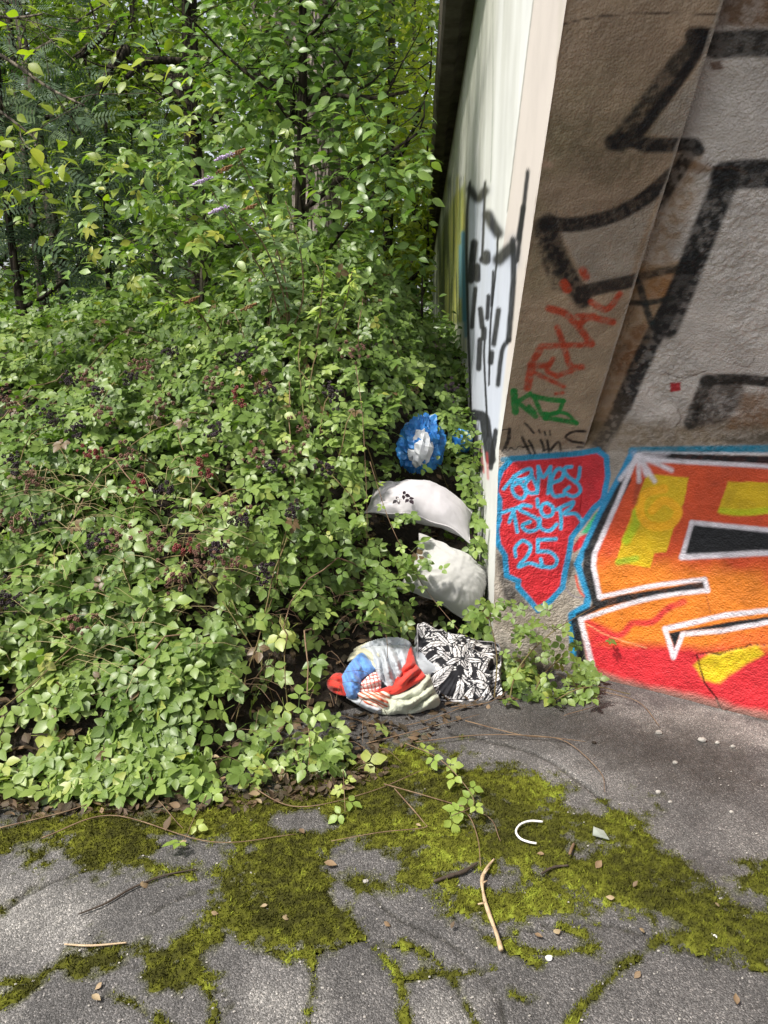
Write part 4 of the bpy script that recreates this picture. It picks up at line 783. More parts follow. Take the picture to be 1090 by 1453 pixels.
# leaf litter, dry grass
n = 1200; x = rng.uniform(-1.7, .6, n); x = np.where((x > 0) & (rng.uniform(0, 1, n) < .65), rng.uniform(-1.7, 0, n), x); d = np.abs(rng.normal(0, .16, n)) - .10; y = np.interp(x, FRONT[:, 0], FRONT[:, 1]) + d; n2 = 2200; x = np.concatenate([x, rng.uniform(-1.7, .5, n2)]); y = np.concatenate([y, np.interp(x[n:], FRONT[:, 0], FRONT[:, 1]) + rng.uniform(.1, 1.7, n2)]); n = n + n2
P = np.stack([x, y, np.maximum(soil_h(x, y), 0) + .006 + .012 * rng.uniform(0, 1, n)], -1)
k = ~((x > .35) & (y < 3.0)); P = P[k]; n = len(P); N = unit(np.array([0, 0, 1.]) + rng.normal(0, .35, (n, 3))); a = rng.uniform(0, 6.3, n)
CURL = compound([((0, 0, 0), 0, 0, 1, dict(n=5, wd=.3, fold=.5, droop=-.5))]); CURL2 = compound([((0, 0, 0), 0, 0, 1, dict(n=5, wd=.36, fold=-.4, droop=.7))])
V, F, at = leafmesh([CURL, CURL2], P, frames(N, np.stack([np.cos(a), np.sin(a), 0 * a], -1)), rng.uniform(.018, .055, n), np.clip(np.abs(rng.normal(.12, .35, n)), 0, 1))
g = mk('leaf_litter', V, F, MAT['dead_leaf'], None, at); tag(g, 'brown dead leaf litter along the front edge of the brambles', 'leaf litter', kind='stuff')
def blades(n, x0, x1, y0, y1, h, seed):
    parts = []
    for _ in range(n):
        x, y = rng.uniform(x0, x1), rng.uniform(y0, y1); z = float(top_h(np.array([x]), np.array([y]))[0]) - .12; L = rng.uniform(*h); a = rng.uniform(0, 6.3); t = np.linspace(0, 1, 5)
        P = np.stack([x + np.cos(a) * L * .8 * t ** 1.6, y + np.sin(a) * L * .5 * t ** 1.6 - .1 * t, z + L * (t - .75 * t ** 2)], -1); parts.append(tube(P, np.linspace(.0016, .0006, 5), 3, False))
    return join(parts)
V, F = blades(160, -1.75, -.75, 2.75, 3.5, (.2, .5), 1); g = mk('dry_grass', V, F, MAT['dry_grass']); tag(g, 'straw coloured dry grass stalks among the brambles at the left', 'grass', kind='stuff')
V, F = blades(90, -.9, .1, 2.5, 3.2, (.1, .3), 1); g = mk('dry_stalks', V, F, MAT['runner']); tag(g, 'thin brown dead stalks tangled low in the bramble hollow', 'stalks', kind='stuff')

# ------------------------------------------------------------------ bags, pillows, clothes
def basis(x, z):                         # right-handed frame from approximate x and z axes
    x = unit(np.array(x, float)); z = np.array(z, float); z = unit(z - (z @ x) * x); return np.stack([x, np.cross(z, x), z], -1)
def pillow(c, B, a, b, th, bend=0., seed=1, n=70, sag=0., wr=.012, pin=.06, plump=.40, rd=.10):
    u = np.linspace(-1, 1, n); U, Vv = np.meshgrid(u, u, indexing='ij'); x = a * U * (1 - pin * (1 - Vv ** 2)); y = b * Vv * (1 - pin * (1 - U ** 2)); rc = 1 - rd * U ** 4 * Vv ** 4; x = x * rc; y = y * rc
    t = th * np.clip((1 - U ** 2) * (1 - Vv ** 2), 0, 1) ** plump
    q = np.stack([x, y], -1); e = np.maximum(np.abs(U), np.abs(Vv)); ang = np.arctan2(Vv, U)
    w = wr * (fbm(q * 9, seed, 4) - .5) * 2 * np.minimum(1, t / th * 3) + wr * 1.1 * (fbm(np.stack([np.cos(ang) * 4.5, np.sin(ang) * 4.5, e * .8], -1), seed + 3, 3) - .5) * 2 * sstep(.25, .9, e) * (1 - sstep(.93, 1, e))
    fold = wr * 1.5 * (1 - sstep(0, .07, np.abs(fbm(q * 3.5, seed + 7, 3) - .5))) * np.minimum(1, t / th * 2)
    out = []
    for sgn in (1, -1):
        z = sgn * t + w - fold + .008 * np.sin(8 * U + seed) * sstep(.9, 1, np.abs(Vv)) - bend * x ** 2 - sag * y ** 2
        out.append(np.stack([x, y, z], -1) @ B.T + np.asarray(c))
    f = gridf(n, n); V = np.concatenate([o.reshape(-1, 3) for o in out]); F = np.concatenate([f, f[:, ::-1] + n * n])
    rim = np.concatenate([out[0][:, 0], out[0][-1, 1:], out[0][-2::-1, -1], out[0][0, -2::-1]])
    return V, F, rim, (U, Vv)
def add_pillow(name, label, c, B, a, b, th, mat, **k):
    root = empty(name, c, label, 'pillow'); V, F, rim, _ = pillow(c, B, a, b, th, **k); mk('cover', V, F, mat, root)
    V, F = tube(rim, .0032, 5, False); mk('piping', V, F, mat, root); return root
add_pillow('pillow', 'plump white pillow arched over the brambles, the upper of the two beside the corner wall', W(601, 712, 3.95), basis((.955, -.05, -.25), (-.08, -.36, .93)), .275, .145, .105, MAT['white_cotton'], bend=.85, seed=3, wr=.012, rd=-.03, plump=.66, pin=.03)
add_pillow('pillow', 'creased greyish white pillow slumped against the corner wall, the lower of the two', W(641, 818, 3.66), basis((.86, .05, -.50), (-.14, -.62, .72)), .215, .165, .115, MAT['grey_cotton'], bend=.9, sag=.8, seed=8, wr=.024, plump=.48, rd=-.02, pin=.08)
# black and white leaf print cushion
c = W(650, 946, 3.2); B = basis((.93, .12, -.30), (.10, -.60, .78)); root = empty('printed_cushion', c, 'black cushion with white leaf print lying at the wall foot beside the clothes', 'cushion')
n = 128; V, F, rim, (U, Vv) = pillow(c, B, .222, .185, .07, bend=-.4, sag=.6, seed=14, n=n, wr=.036, pin=.10)
def leaf_print(U, Vv):
    ink = np.zeros(U.shape); r = np.random.default_rng(5)
    for k in range(95):
        cx, cy, a, L = r.uniform(-1.1, 1.1), r.uniform(-1.1, 1.1), r.uniform(0, 6.3), r.uniform(.22, .5); wd = L * r.uniform(.14, .3)
        x = ((U - cx) * np.cos(a) + (Vv - cy) * np.sin(a)) / L; y = (-(U - cx) * np.sin(a) + (Vv - cy) * np.cos(a)); hw = wd * np.clip(1 - x ** 2, 0, 1) * np.where(x < 0, 1, 1 - .3 * x)
        ins = (np.abs(x) < 1) & (np.abs(y) < hw); halo = (np.abs(x) < 1.08) & (np.abs(y) < hw + .03)
        vein = (np.abs(y) < .012) | ((np.sin((x - np.abs(y) / L * 2.0) * 26) > .55) & (np.abs(y) > .02) & (np.abs(y) < hw * .82))
        ink = np.where(halo, 0, ink); ink = np.where(ins & ~(vein if k % 3 else (np.abs(y) < .014)), 1, ink)
    return ink
ik = np.concatenate([leaf_print(U, Vv).ravel(), leaf_print(Vv, U).ravel()]); pc = np.outer(1 - ik, [.022, .022, .026]) + np.outer(ik, [.74, .72, .72])
mk('cover', V, F, MAT['printed_cloth'], root, {'paint': np.concatenate([pc, np.ones((len(pc), 1))], 1)}); V, F = tube(rim, .003, 5, False); mk('piping', V, F, MAT['white_cotton'], root)
# bundle of clothes spilling from a pale bag
BC_, BR_ = np.array([554., 972.]), np.array([96., 56.])
def lump(px, py, bulge=0.):              # depth of the bundle's near side
    e = ((px - BC_[0]) / BR_[0]) ** 2 + ((py - BC_[1]) / BR_[1]) ** 2; k = np.sqrt(np.clip(1 - e, 0, 1)); yy = 3.16 - .13 * k + .0019 * (962 - py) - .05 * np.clip(e - 1, 0, 1) - bulge; return yy
bundle = empty('clothes_bundle', G(554, 1012), 'bundle of crumpled red, blue and white clothes spilling from a pale bag on the ground', 'clothes')
u, v = np.meshgrid(np.linspace(0, 2 * np.pi, 60), np.linspace(0, np.pi, 36), indexing='ij'); sp = np.stack([np.sin(v) * np.cos(u), np.sin(v) * np.sin(u), np.cos(v)], -1)
cc = W(554, 962, 3.19); bodyV = cc + sp * np.array([.25, .17, .14]) * (1 + .34 * (fbm(sp * 3.2, 4, 4) - .5))[..., None]; bodyV[..., 2] = np.maximum(bodyV[..., 2], .012)
mk('bag', bodyV.reshape(-1, 3), gridf(60, 36), MAT['pale_cloth'], bundle)
def cloth(name, poly, mat, bulge=.02, seed=1, wr=.010, dirv=(1, .4), paint=None):
    p = spline(np.asarray(poly + poly[:1], float) * .2661 + np.array([450, 870]), 8 * len(poly)); lo, hi = p.min(0) - 1, p.max(0) + 1; st = .85
    gx_ = np.arange(lo[0], hi[0] + st, st); gy_ = np.arange(lo[1], hi[1] + st, st); X, Y = np.meshgrid(gx_, gy_, indexing='ij'); d = sdf_line(X, Y, p, True); ins = inside(X, Y, p)
    k = np.sqrt(np.clip(np.where(ins, d, 0) / 16, 0, 1)); q = np.stack([X * .02, Y * .02], -1); a = math.atan2(dirv[1], dirv[0]); s_ = X * math.cos(a) + Y * math.sin(a); c_ = -X * math.sin(a) + Y * math.cos(a)
    fold = np.sin(c_ * .45 + 5 * fbm(q * 1.7, seed, 3) + .03 * s_) ; w = 2.5 * wr * (.75 * fold * sstep(.3, .7, fbm(q * 2.2, seed + 5, 2)) + 1.6 * (fbm(q * 3, seed + 9, 4) - .5)) * (.35 + .65 * k)
    Yd = lump(X, Y, bulge * (.35 + .65 * k)) - w; V = W(X, Y, Yd).reshape(-1, 3); V[:, 2] = np.maximum(V[:, 2], .008); F = gridf(len(gx_), len(gy_)); kp = (ins.ravel()[F]).sum(1) >= 3; F = F[kp]; us, inv = np.unique(F, return_inverse=True)
    at = None
    if paint is not None: pc = paint(s_.ravel()[us], c_.ravel()[us]); at = {'paint': np.concatenate([pc, np.ones((len(pc), 1))], 1)}
    o = mk(name, V[us], inv.reshape(-1, 4), mat, bundle, at); m = o.modifiers.new('thickness', 'SOLIDIFY'); m.thickness = .006; m.offset = 0; return o
def lerp(k, a, b): return np.outer(1 - k, a) + np.outer(k, b)
cloth('pale_sheet', [(160, 260), (200, 190), (300, 150), (330, 200), (320, 300), (240, 240)], MAT['cream_cloth'], .03, 2)
cloth('white_sheet', [(230, 185), (290, 150), (400, 128), (480, 145), (505, 190), (475, 270), (435, 350), (390, 400), (330, 340), (305, 270), (290, 210)], MAT['pale_cloth'], .045, 3, .014, (.3, 1))
cloth('red_shirt', [(500, 165), (528, 270), (565, 318), (572, 345), (500, 392), (430, 432), (370, 432), (305, 417), (380, 392), (430, 340), (470, 262)], MAT['red_cloth'], .05, 5, .013, (1, -.7))
cloth('pale_bag_front', [(360, 435), (440, 432), (515, 398), (590, 328), (622, 400), (655, 475), (600, 515), (480, 542), (380, 552), (320, 520), (365, 490)], MAT['greenish_cloth'], .045, 6, .013, (1, -.5))
cloth('striped_cloth', [(215, 425), (300, 416), (385, 424), (375, 500), (330, 512), (240, 470)], MAT['printed_cloth'], .055, 7, .010, (1, .5), lambda s, c: lerp(sstep(-.2, .2, np.sin(c * 1.5)), (.66, .60, .52), (.62, .13, .06)))
cloth('checked_cloth', [(222, 395), (260, 345), (312, 315), (335, 345), (340, 402), (300, 418), (225, 418)], MAT['printed_cloth'], .055, 8, .007, (1, -.2), lambda s, c: lerp(np.maximum(sstep(.5, .8, np.sin(c * 1.2)), sstep(.5, .8, np.sin(s * 1.2))), (.72, .66, .64), (.60, .12, .10)))
cloth('blue_shirt', [(132, 340), (180, 265), (240, 212), (275, 250), (315, 285), (300, 312), (240, 350), (218, 440), (170, 452), (135, 395)], MAT['blue_cloth'], .065, 9, .013, (.5, 1))
cloth('red_sock', [(52, 362), (100, 322), (138, 330), (150, 395), (158, 438), (110, 432), (62, 402)], MAT['red_cloth'], .055, 10, .010)
cloth('white_scrap', [(150, 445), (215, 455), (270, 478), (335, 500), (335, 540), (250, 505), (190, 470)], MAT['pale_cloth'], .06, 11, .010)
# blue carrier bag with white film inside, open towards the path
bb = W(598, 632, 4.35); bag = empty('carrier_bag', bb + np.array([0, 0, -.14]), 'crumpled blue plastic carrier bag with white rubbish inside, open, caught in the brambles', 'bag')
u, v = np.meshgrid(np.linspace(0, 2 * np.pi, 54), np.linspace(0, np.pi, 32), indexing='ij'); Bz = basis((.95, .2, -.25), (.25, .1, .95))
def crumple(P, seed, a): return a * (np.abs(fbm(P, seed, 3) - .5) * 2 - .2) + a * .7 * (np.abs(fbm(P * 2.3, seed + 4, 3) - .5) * 2 - .2)
sp = np.stack([np.sin(v) * np.cos(u), np.sin(v) * np.sin(u), np.cos(v)], -1); rr = 1 - crumple(sp * 1.9, 9, .50) - crumple(sp * 4.0 + 7, 29, .16) + .05 * (fbm(np.stack([np.cos(u) * 5 + sp[..., 0], np.sin(u) * 5, v * .9], -1), 13, 3) - .5) * np.sin(v) + .30 * np.exp(-(v / .35) ** 2); V = bb + ((sp * np.array([.130, .115, .150])) * rr[..., None]) @ Bz.T
o = mk('bag_skin', V.reshape(-1, 3), gridf(54, 32), MAT['blue_plastic'], bag, smooth=False); u, v = np.meshgrid(np.linspace(0, 2 * np.pi, 22), np.linspace(0, np.pi, 14), indexing='ij'); sp = np.stack([np.sin(v) * np.cos(u), np.sin(v) * np.sin(u), np.cos(v)], -1); rr = 1 - crumple(sp * 1.9, 16, .75); V = bb + np.array([-.004, -.082, .002]) + ((sp * np.array([.068, .050, .100])) * rr[..., None]) @ Bz.T
mk('white_wrapping', V.reshape(-1, 3), gridf(22, 14), MAT['white_film'], bag, smooth=False)
bb2 = W(655, 625, 4.55); V = bb2 + sp * np.array([.06, .05, .07]) * (1 - crumple(sp * 1.5, 26, .9))[..., None]
o = mk('plastic_bag', V.reshape(-1, 3), gridf(22, 14), MAT['blue_plastic'], None); tag(o, 'second blue plastic bag half hidden by leaves next to the side wall', 'bag')

# ------------------------------------------------------------------ trees and shrubs behind
def limb_path(p, d, L, n=9, up=.25, wob=.12):
    P = [np.array(p, float)]; d = unit(np.array(d, float))
    for k in range(n - 1): d = unit(d + np.array([0, 0, up / n]) + rng.normal(0, wob, 3)); P.append(P[-1] + d * L / (n - 1))
    return np.array(P)
def leaf_frames(m, up=.75, spread=.4, bias=(-.12, -.42, 0), droop=-.3):
    N = unit(np.array([0, 0, up]) + np.array(bias) + rng.normal(0, spread, (m, 3))); a = rng.uniform(0, 2 * np.pi, m); return frames(N, np.stack([np.cos(a), np.sin(a), droop + 0 * a], -1))
def tree(name, label, base, H, r0, bark, leaf, limbs, reach, zlo, nleaf, sz, group=None, tpl=None, lean=(0, 0), nparts=0, sig=.32, cat='tree', extra=(), tint=(.5, .22), twigs=4, clampx=None, keep=None):
    base = np.array(base, float); root = empty(name, base, label, cat, group); n = 14; t = np.linspace(0, 1, n)
    tr = base + np.stack([lean[0] * t ** 1.3 + .04 * H ** .5 * np.sin(3 * t + base[0]), lean[1] * t ** 1.3, H * t], -1); rad = r0 * (1 - .72 * t) * (1 + .5 * np.exp(-t * 14))
    if clampx is not None:
        _lp = limb_path
        def lpath(*a, **k): P = _lp(*a, **k); P[:, 0] = np.minimum(P[:, 0], clampx(P[:, 1]) - .05); return P
    else: lpath = limb_path
    V, F = tube(tr, rad, 12); mk('trunk', V, F, MAT[bark], root); tips = []
    for k in range(limbs):
        f = zlo + (1 - zlo) * (k + .5) / limbs; i = min(n - 1, int(f * (n - 1))); a = k * 2.4 + rng.uniform(-.5, .5); L = reach * rng.uniform(.7, 1.1) * (1 - .45 * f)
        P = lpath(tr[i], (math.cos(a), math.sin(a), .45), L); rl = rad[i] * .5; parts = [tube(P, np.linspace(rl, rl * .2, 9), 7)]
        for j in range(twigs):
            q = lpath(P[3 + j % 6], unit(rng.normal(0, 1, 3) * np.array([1, 1, .5]) + .4 * np.array([math.cos(a), math.sin(a), .3])), L * rng.uniform(.3, .55), 6); parts.append(tube(q, np.linspace(rl * .28, rl * .08, 6), 5)); tips += [q[-1], q[3], q[4]]
        tips += [P[-1], P[5], P[7]]; V, F = join(parts); mk('limb', V, F, MAT[bark], root)
    for P, rl in extra:
        P = spline(P, 24); parts = [tube(P, np.linspace(rl, rl * .45, 24), 8)]
        for j in range(5): q = lpath(P[4 + 4 * j], unit(rng.normal(0, 1, 3)), .5, 6, .2); parts.append(tube(q, np.linspace(rl * .3, rl * .1, 6), 5)); tips += [q[-1]]
        V, F = join(parts); mk('limb', V, F, MAT[bark], root)
    tips = np.array(tips); c = tips[rng.integers(0, len(tips), nleaf)]; pos = c + rng.normal(0, 1, (nleaf, 3)) * np.array([sig, sig, sig * .55])
    if clampx is not None: pos = pos[pos[:, 0] < clampx(pos[:, 1])]
    if keep is not None: pos = pos[keep(pos)]
    pos = pos[pos[:, 2] > soil_h(pos[:, 0], pos[:, 1]) + .15]; m = len(pos)
    foliage(root, tpl or [SMALL[0]], pos, leaf_frames(m), rng.uniform(*sz, m), np.clip(rng.normal(tint[0], tint[1], m) + .5 * (fbm(pos * 1.3, 33, 2) - .5), 0, 1), MAT[leaf], nparts, 'crown'); return root
left_of_wall = lambda y: .364 + .0454 * y - .20
def at(px, Y): x = float(W(px, 477, Y)[0]); return (x, Y, float(soil_h(np.array([x]), np.array([Y]))[0]) - .05)
tree('ash_tree', 'large tree with thick pale furrowed trunk standing behind the broad leaved shrub', at(455, 8.2), 8.5, .27, 'bark_pale', 'tree_leaf', 8, 3.0, .42, 7500, (.08, .125), sig=.55, clampx=left_of_wall,
     extra=[([W(460, 60, 8.2), W(490, 15, 8.1), W(520, -60, 8.0), W(560, -200, 8.2)], .13), ([W(450, 90, 8.2), W(400, 30, 8.3), W(350, -60, 8.5)], .12)])
tree('maple_tree', 'tree with dark arching boughs in the upper left, leaning over the thicket', at(300, 9.5), 7.5, .13, 'bark_dark', 'tree_leaf', 8, 2.6, .30, 11000, (.06, .095), sig=.55, clampx=left_of_wall, keep=lambda p: (p[:, 1] > 8.6) | (rng.uniform(0, 1, len(p)) < .12),
     extra=[([W(330, 100, 9), W(300, 94, 8.6), W(238, 86, 8.2), W(205, 89, 8), W(180, 110, 7.8)], .05), ([W(180, 70, 8.2), W(162, 89, 8), W(145, 122, 7.8), W(125, 142, 7.7), W(99, 164, 7.6), W(63, 167, 7.5)], .05), ([W(240, 110, 8.5), W(257, 135, 8.4), W(276, 165, 8.3)], .05), ([W(110, 85, 8.6), W(140, 55, 8.6), W(175, 25, 8.7)], .05), ([W(400, 180, 8.8), W(430, 120, 8.6), W(475, 90, 8.4)], .06)])
tree('sapling', 'slender sapling with thin grey trunk at the far left edge of the thicket', at(106, 7.6), 5.5, .062, 'bark_mid', 'tree_leaf', 7, 1.4, .45, 1500, (.05, .08), lean=(-.35, 0), sig=.35)
tree('sapling', 'second slim trunk, left of the grey sapling, rising through dark foliage', at(62, 8.6), 6, .05, 'bark_dark', 'tree_leaf', 6, 1.3, .4, 1300, (.05, .08), lean=(.1, 0), sig=.35)
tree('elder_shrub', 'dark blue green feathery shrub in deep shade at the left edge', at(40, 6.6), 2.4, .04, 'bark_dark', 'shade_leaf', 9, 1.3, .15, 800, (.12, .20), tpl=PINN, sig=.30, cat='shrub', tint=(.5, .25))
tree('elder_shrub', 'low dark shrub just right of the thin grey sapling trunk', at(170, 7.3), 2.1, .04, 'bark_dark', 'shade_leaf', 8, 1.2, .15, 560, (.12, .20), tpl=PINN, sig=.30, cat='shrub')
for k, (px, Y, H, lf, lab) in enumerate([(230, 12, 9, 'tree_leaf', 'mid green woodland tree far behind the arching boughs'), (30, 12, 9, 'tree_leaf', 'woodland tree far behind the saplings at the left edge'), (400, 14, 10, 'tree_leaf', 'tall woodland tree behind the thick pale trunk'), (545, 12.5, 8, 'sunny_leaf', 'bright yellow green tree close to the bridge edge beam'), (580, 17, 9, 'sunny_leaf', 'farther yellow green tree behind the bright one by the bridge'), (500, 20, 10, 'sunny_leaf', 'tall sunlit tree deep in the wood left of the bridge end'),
                                         (130, 16, 10, 'tree_leaf', 'tall tree deep in the wood behind the dark shrubs'), (-90, 10, 9, 'tree_leaf', 'woodland tree just outside the left edge')]):
    tree('woodland_tree', lab, at(px, Y), H, .085, 'bark_dark' if k % 2 else 'bark_mid', lf, 9, 2.9, .10, 6800, (.10, .16) if Y < 15 else (.14, .22), group='trees of the wood behind the thicket', sig=.6, clampx=left_of_wall, twigs=5)
# far wood: reads as one mass
n = 23500; pos = np.stack([rng.uniform(-22, 2.0, n), rng.uniform(22, 30, n), 1.2 + 13 * rng.uniform(0, 1, n) ** 1.1], -1); dens = fbm(pos * .45, 55, 3); pos = pos[(dens > .33) & (pos[:, 0] < left_of_wall(pos[:, 1]) + .5)]; m = len(pos)
V, F, at_ = leafmesh(SMALL, pos, leaf_frames(m), rng.uniform(.32, .55, m), np.clip(rng.normal(.5, .25, m), 0, 1)); g = mk('far_woods', V, F, MAT['tree_leaf'], None, at_); tag(g, 'far off leafy wood closing the view behind the trees', 'woods', kind='stuff')
# broad-leaved shrub in front of the pale trunk
def shrub_keep(p):
    x, y = pix(p); r = rng.uniform(0, 1, len(p)); k = np.abs(fbm(p * 1.6, 57, 3) - .5)
    return ((p[:, 0] > -1.45) | (r < .12)) & ~((x > 415) & (x < 490) & (y > 225) & (y < 375) & (r < .35)) & ~((x > 548) & (y < 215) & (r < .8)) & (fbm(p * 2.0, 58, 2) > .42 - .08 * (x > 430))
tree('dogwood_shrub', 'broad leaved shrub with dark forking branches in front of the thick pale trunk', at(425, 5.7), 3.5, .05, 'bark_dark', 'shrub_leaf', 17, 1.55, .04, 8200, (.062, .108), tpl=SINGLE, nparts=300, sig=.30, cat='shrub', clampx=lambda y: left_of_wall(y) - .10, keep=shrub_keep, tint=(.48, .22), twigs=6,
     extra=[([W(420, 160, 5.8), W(440, 140, 5.7), W(475, 135, 5.6), W(520, 140, 5.5), W(580, 130, 5.5)], .022), ([W(430, 150, 5.8), W(480, 110, 5.7), W(500, 70, 5.6)], .022), ([W(415, 180, 5.9), W(415, 100, 5.7), W(412, 60, 5.6)], .02)])
tree('young_dogwood', 'lower pale leaved shrub in front, between the dark shrub and the buddleia', at(290, 5.7), 1.35, .025, 'bark_mid', 'shrub_leaf', 10, 1.05, .12, 800, (.06, .10), tpl=[PAIRS, SINGLE], nparts=200, sig=.24, cat='shrub', tint=(.72, .18), twigs=5)
tree('overhanging_sapling', 'young tree at the top left whose pale leafy branches hang into view', (-2.35, 4.3, 1.0), 3.2, .04, 'bark_mid', 'sunny_leaf', 4, .9, .35, 420, (.065, .105), tpl=SINGLE, nparts=220, sig=.17, cat='tree', tint=(.35, .2),
     extra=[([W(-30, 60, 4.2), W(20, 90, 4.1), W(70, 125, 4.0), W(120, 150, 3.9)], .010), ([W(-40, 130, 4.2), W(10, 165, 4.1), W(55, 200, 4.0)], .009), ([W(-40, 20, 4.2), W(20, 25, 4.2), W(60, 20, 4.1)], .009)])
# undergrowth between shrubs and the side wall
n = 7500; x = rng.uniform(-5, .9, n); y = rng.uniform(5.2, 13, n); k = x < left_of_wall(y) + .30; x, y = x[k], y[k]; z = soil_h(x, y) + .08 + np.abs(rng.normal(0, .33, len(x))) * (1 - .75 * np.exp(-((left_of_wall(y) + .2 - x) / .4) ** 2)) * (1 + .5 * (fbm(np.stack([x, y], -1), 3, 2) - .5)); m = len(x)
V, F, at_ = leafmesh(SMALL, np.stack([x, y, z], -1), leaf_frames(m), rng.uniform(.05, .10, m), np.clip(rng.normal(.45, .2, m), 0, 1)); g = mk('undergrowth', V, F, MAT['shrub_leaf'], None, at_); tag(g, 'low dark undergrowth between the trees and the bridge side wall', 'undergrowth', kind='stuff')
# buddleia with lilac spikes
bud = empty('buddleia', at(412, 4.3), 'butterfly bush with lilac flower spikes and narrow grey green leaves above the brambles', 'shrub')
def spike(p, d, L, mat, name):
    parts = []
    for k in range(46):
        t = k / 46; c = np.array(p) + unit(d) * L * t; a = k * 2.4; off = np.array([math.cos(a), math.sin(a), .3 * math.sin(a * 1.7)]) * .016 * (1 - .65 * t); parts.append((IV * rng.uniform(.004, .0065) + c + off, IF))
    V, F = join(parts); mk(name, V, F, MAT[mat], bud)
DB = .5
stems = [[W(412, 470, 4.8 - DB), W(405, 400, 4.75 - DB), W(385, 330, 4.7 - DB), W(362, 270, 4.65 - DB), W(338, 218, 4.6 - DB)], [W(410, 470, 4.8 - DB), W(400, 410, 4.7 - DB), W(370, 340, 4.55 - DB), W(330, 300, 4.5 - DB), W(318, 292, 4.5 - DB)], [W(405, 470, 4.8 - DB), W(380, 400, 4.7 - DB), W(330, 320, 4.6 - DB), W(295, 262, 4.55 - DB)], [W(415, 470, 4.8 - DB), W(430, 420, 4.7 - DB), W(425, 350, 4.65 - DB), W(405, 285, 4.6 - DB)], [W(450, 480, 4.7 - DB), W(455, 440, 4.6 - DB), W(458, 400, 4.55 - DB), W(462, 368, 4.5 - DB)], [W(470, 480, 4.7 - DB), W(490, 430, 4.6 - DB), W(500, 385, 4.5 - DB)], [W(300, 470, 4.9 - DB), W(280, 440, 4.8 - DB), W(250, 425, 4.75 - DB), W(225, 440, 4.7 - DB)]]
for k, pts in enumerate(stems):
    P = spline(pts, 30); V, F = tube(P, np.linspace(.005, .002, 30), 6); mk('stem', V, F, MAT['runner'], bud); m = 46; i = rng.integers(4, 30, m); T = unit(np.gradient(P, axis=0))[i]; a = rng.uniform(0, 6.3, m); D = unit(np.stack([np.cos(a), np.sin(a), 0 * a], -1) + .5 * T)
    leaf_parts(bud, LANCE, P[i], frames(unit(np.array([0, -.25, .8]) + rng.normal(0, .35, (m, 3))), D), rng.uniform(.06, .115, m) * (1 if k < 4 else .8), rng.uniform(.1, .95, m), MAT['silver_leaf' if k < 4 else 'young_leaf'])
for px, py, Y, mt in [(322, 222, 4.55, 'lilac'), (291, 256, 4.5, 'lilac'), (314, 297, 4.45, 'lilac')]: spike(W(px + 6, py - 4, Y - DB - .06), np.array([-.8, -.1, -.35]), .085, mt, 'flower_spike')
for px, py, Y in [(328, 222, 4.58), (345, 300, 4.5), (310, 245, 4.55), (265, 430, 4.7), (345, 440, 4.6)]: spike(W(px, py, Y - DB), np.array([.6, 0, .3]), .075, 'seedhead', 'seed_head')

# ------------------------------------------------------------------ small things on the asphalt
def loft(P, r, mat, name, label, cat, group=None, sides=8, knob=0.0, n=40):
    P = spline(P, n); rr = np.interp(np.linspace(0, 1, n), np.linspace(0, 1, len(r)), r) * (1 + knob * (vn(np.stack([np.arange(n) * .55, np.zeros(n)], -1), 3) - .5)); b = P[0].copy(); root = empty(name, b, label, cat, group); V, F = tube(P, rr, sides); mk('stem', V, F, MAT[mat], root); return root, P
def gp(*pxs, z=.012): P = G(np.array([p[0] for p in pxs], float), np.array([p[1] for p in pxs], float)); P[:, 2] = z + gz(P[:, 0], P[:, 1]); return P
r, P = loft(gp((701, 1226), (690, 1240), (684, 1256), (687, 1282), (694, 1305), (704, 1332), (711, 1356), z=.016), [.003, .0045, .0052, .005, .0055, .0055, .006], 'twig_pale', 'broken_branch', 'pale barkless broken branch lying on the moss and asphalt', 'branch', knob=.5)
for a, b in (((685, 1250), (694, 1240)), ((688, 1290), (678, 1292)), ((684, 1262), (691, 1258))): V, F = tube(gp(a, b, z=.018), [.0035, .002], 6); mk('twig', V, F, MAT['twig_pale'], r)
loft(gp((616, 1256), (640, 1248), (660, 1241), (677, 1230), z=.012), [.004, .006, .006, .003], 'twig_dark', 'dark_stick', 'dark damp stick lying left of the pale broken branch', 'stick', knob=.4)
loft(gp((768, 1246), (785, 1237), (806, 1234), z=.014), [.003, .004, .003], 'twig_dark', 'dark_stick', 'short dark stick on moss right of the pale broken branch', 'stick', knob=.4)
loft(gp((808, 1218), (811, 1210), (814, 1203), z=.014), [.004, .005, .004], 'runner', 'brown_stick', 'short brown stick standing out on moss left of the clear plastic piece', 'stick', n=8)
loft(gp((112, 1300), (150, 1285), (190, 1262), (235, 1245), (280, 1236), z=.008), [.002, .003, .003, .002], 'twig_dark', 'dry_stalk', 'long thin dark stalk lying across the asphalt at the left', 'stick')
loft(gp((92, 1343), (130, 1345), (180, 1341), z=.008), [.002, .003, .002], 'twig_pale', 'dry_stalk', 'thin pale stalk near the moss at the lower left', 'stick')
loft(gp((770, 1174), (752, 1173), (738, 1178), (732, 1188), (738, 1198), (750, 1203), (761, 1205), z=.02), [.0036, .0036], 'white_plastic', 'plastic_hook', 'curved white plastic pipe piece lying on the moss like a letter C', 'plastic piece')
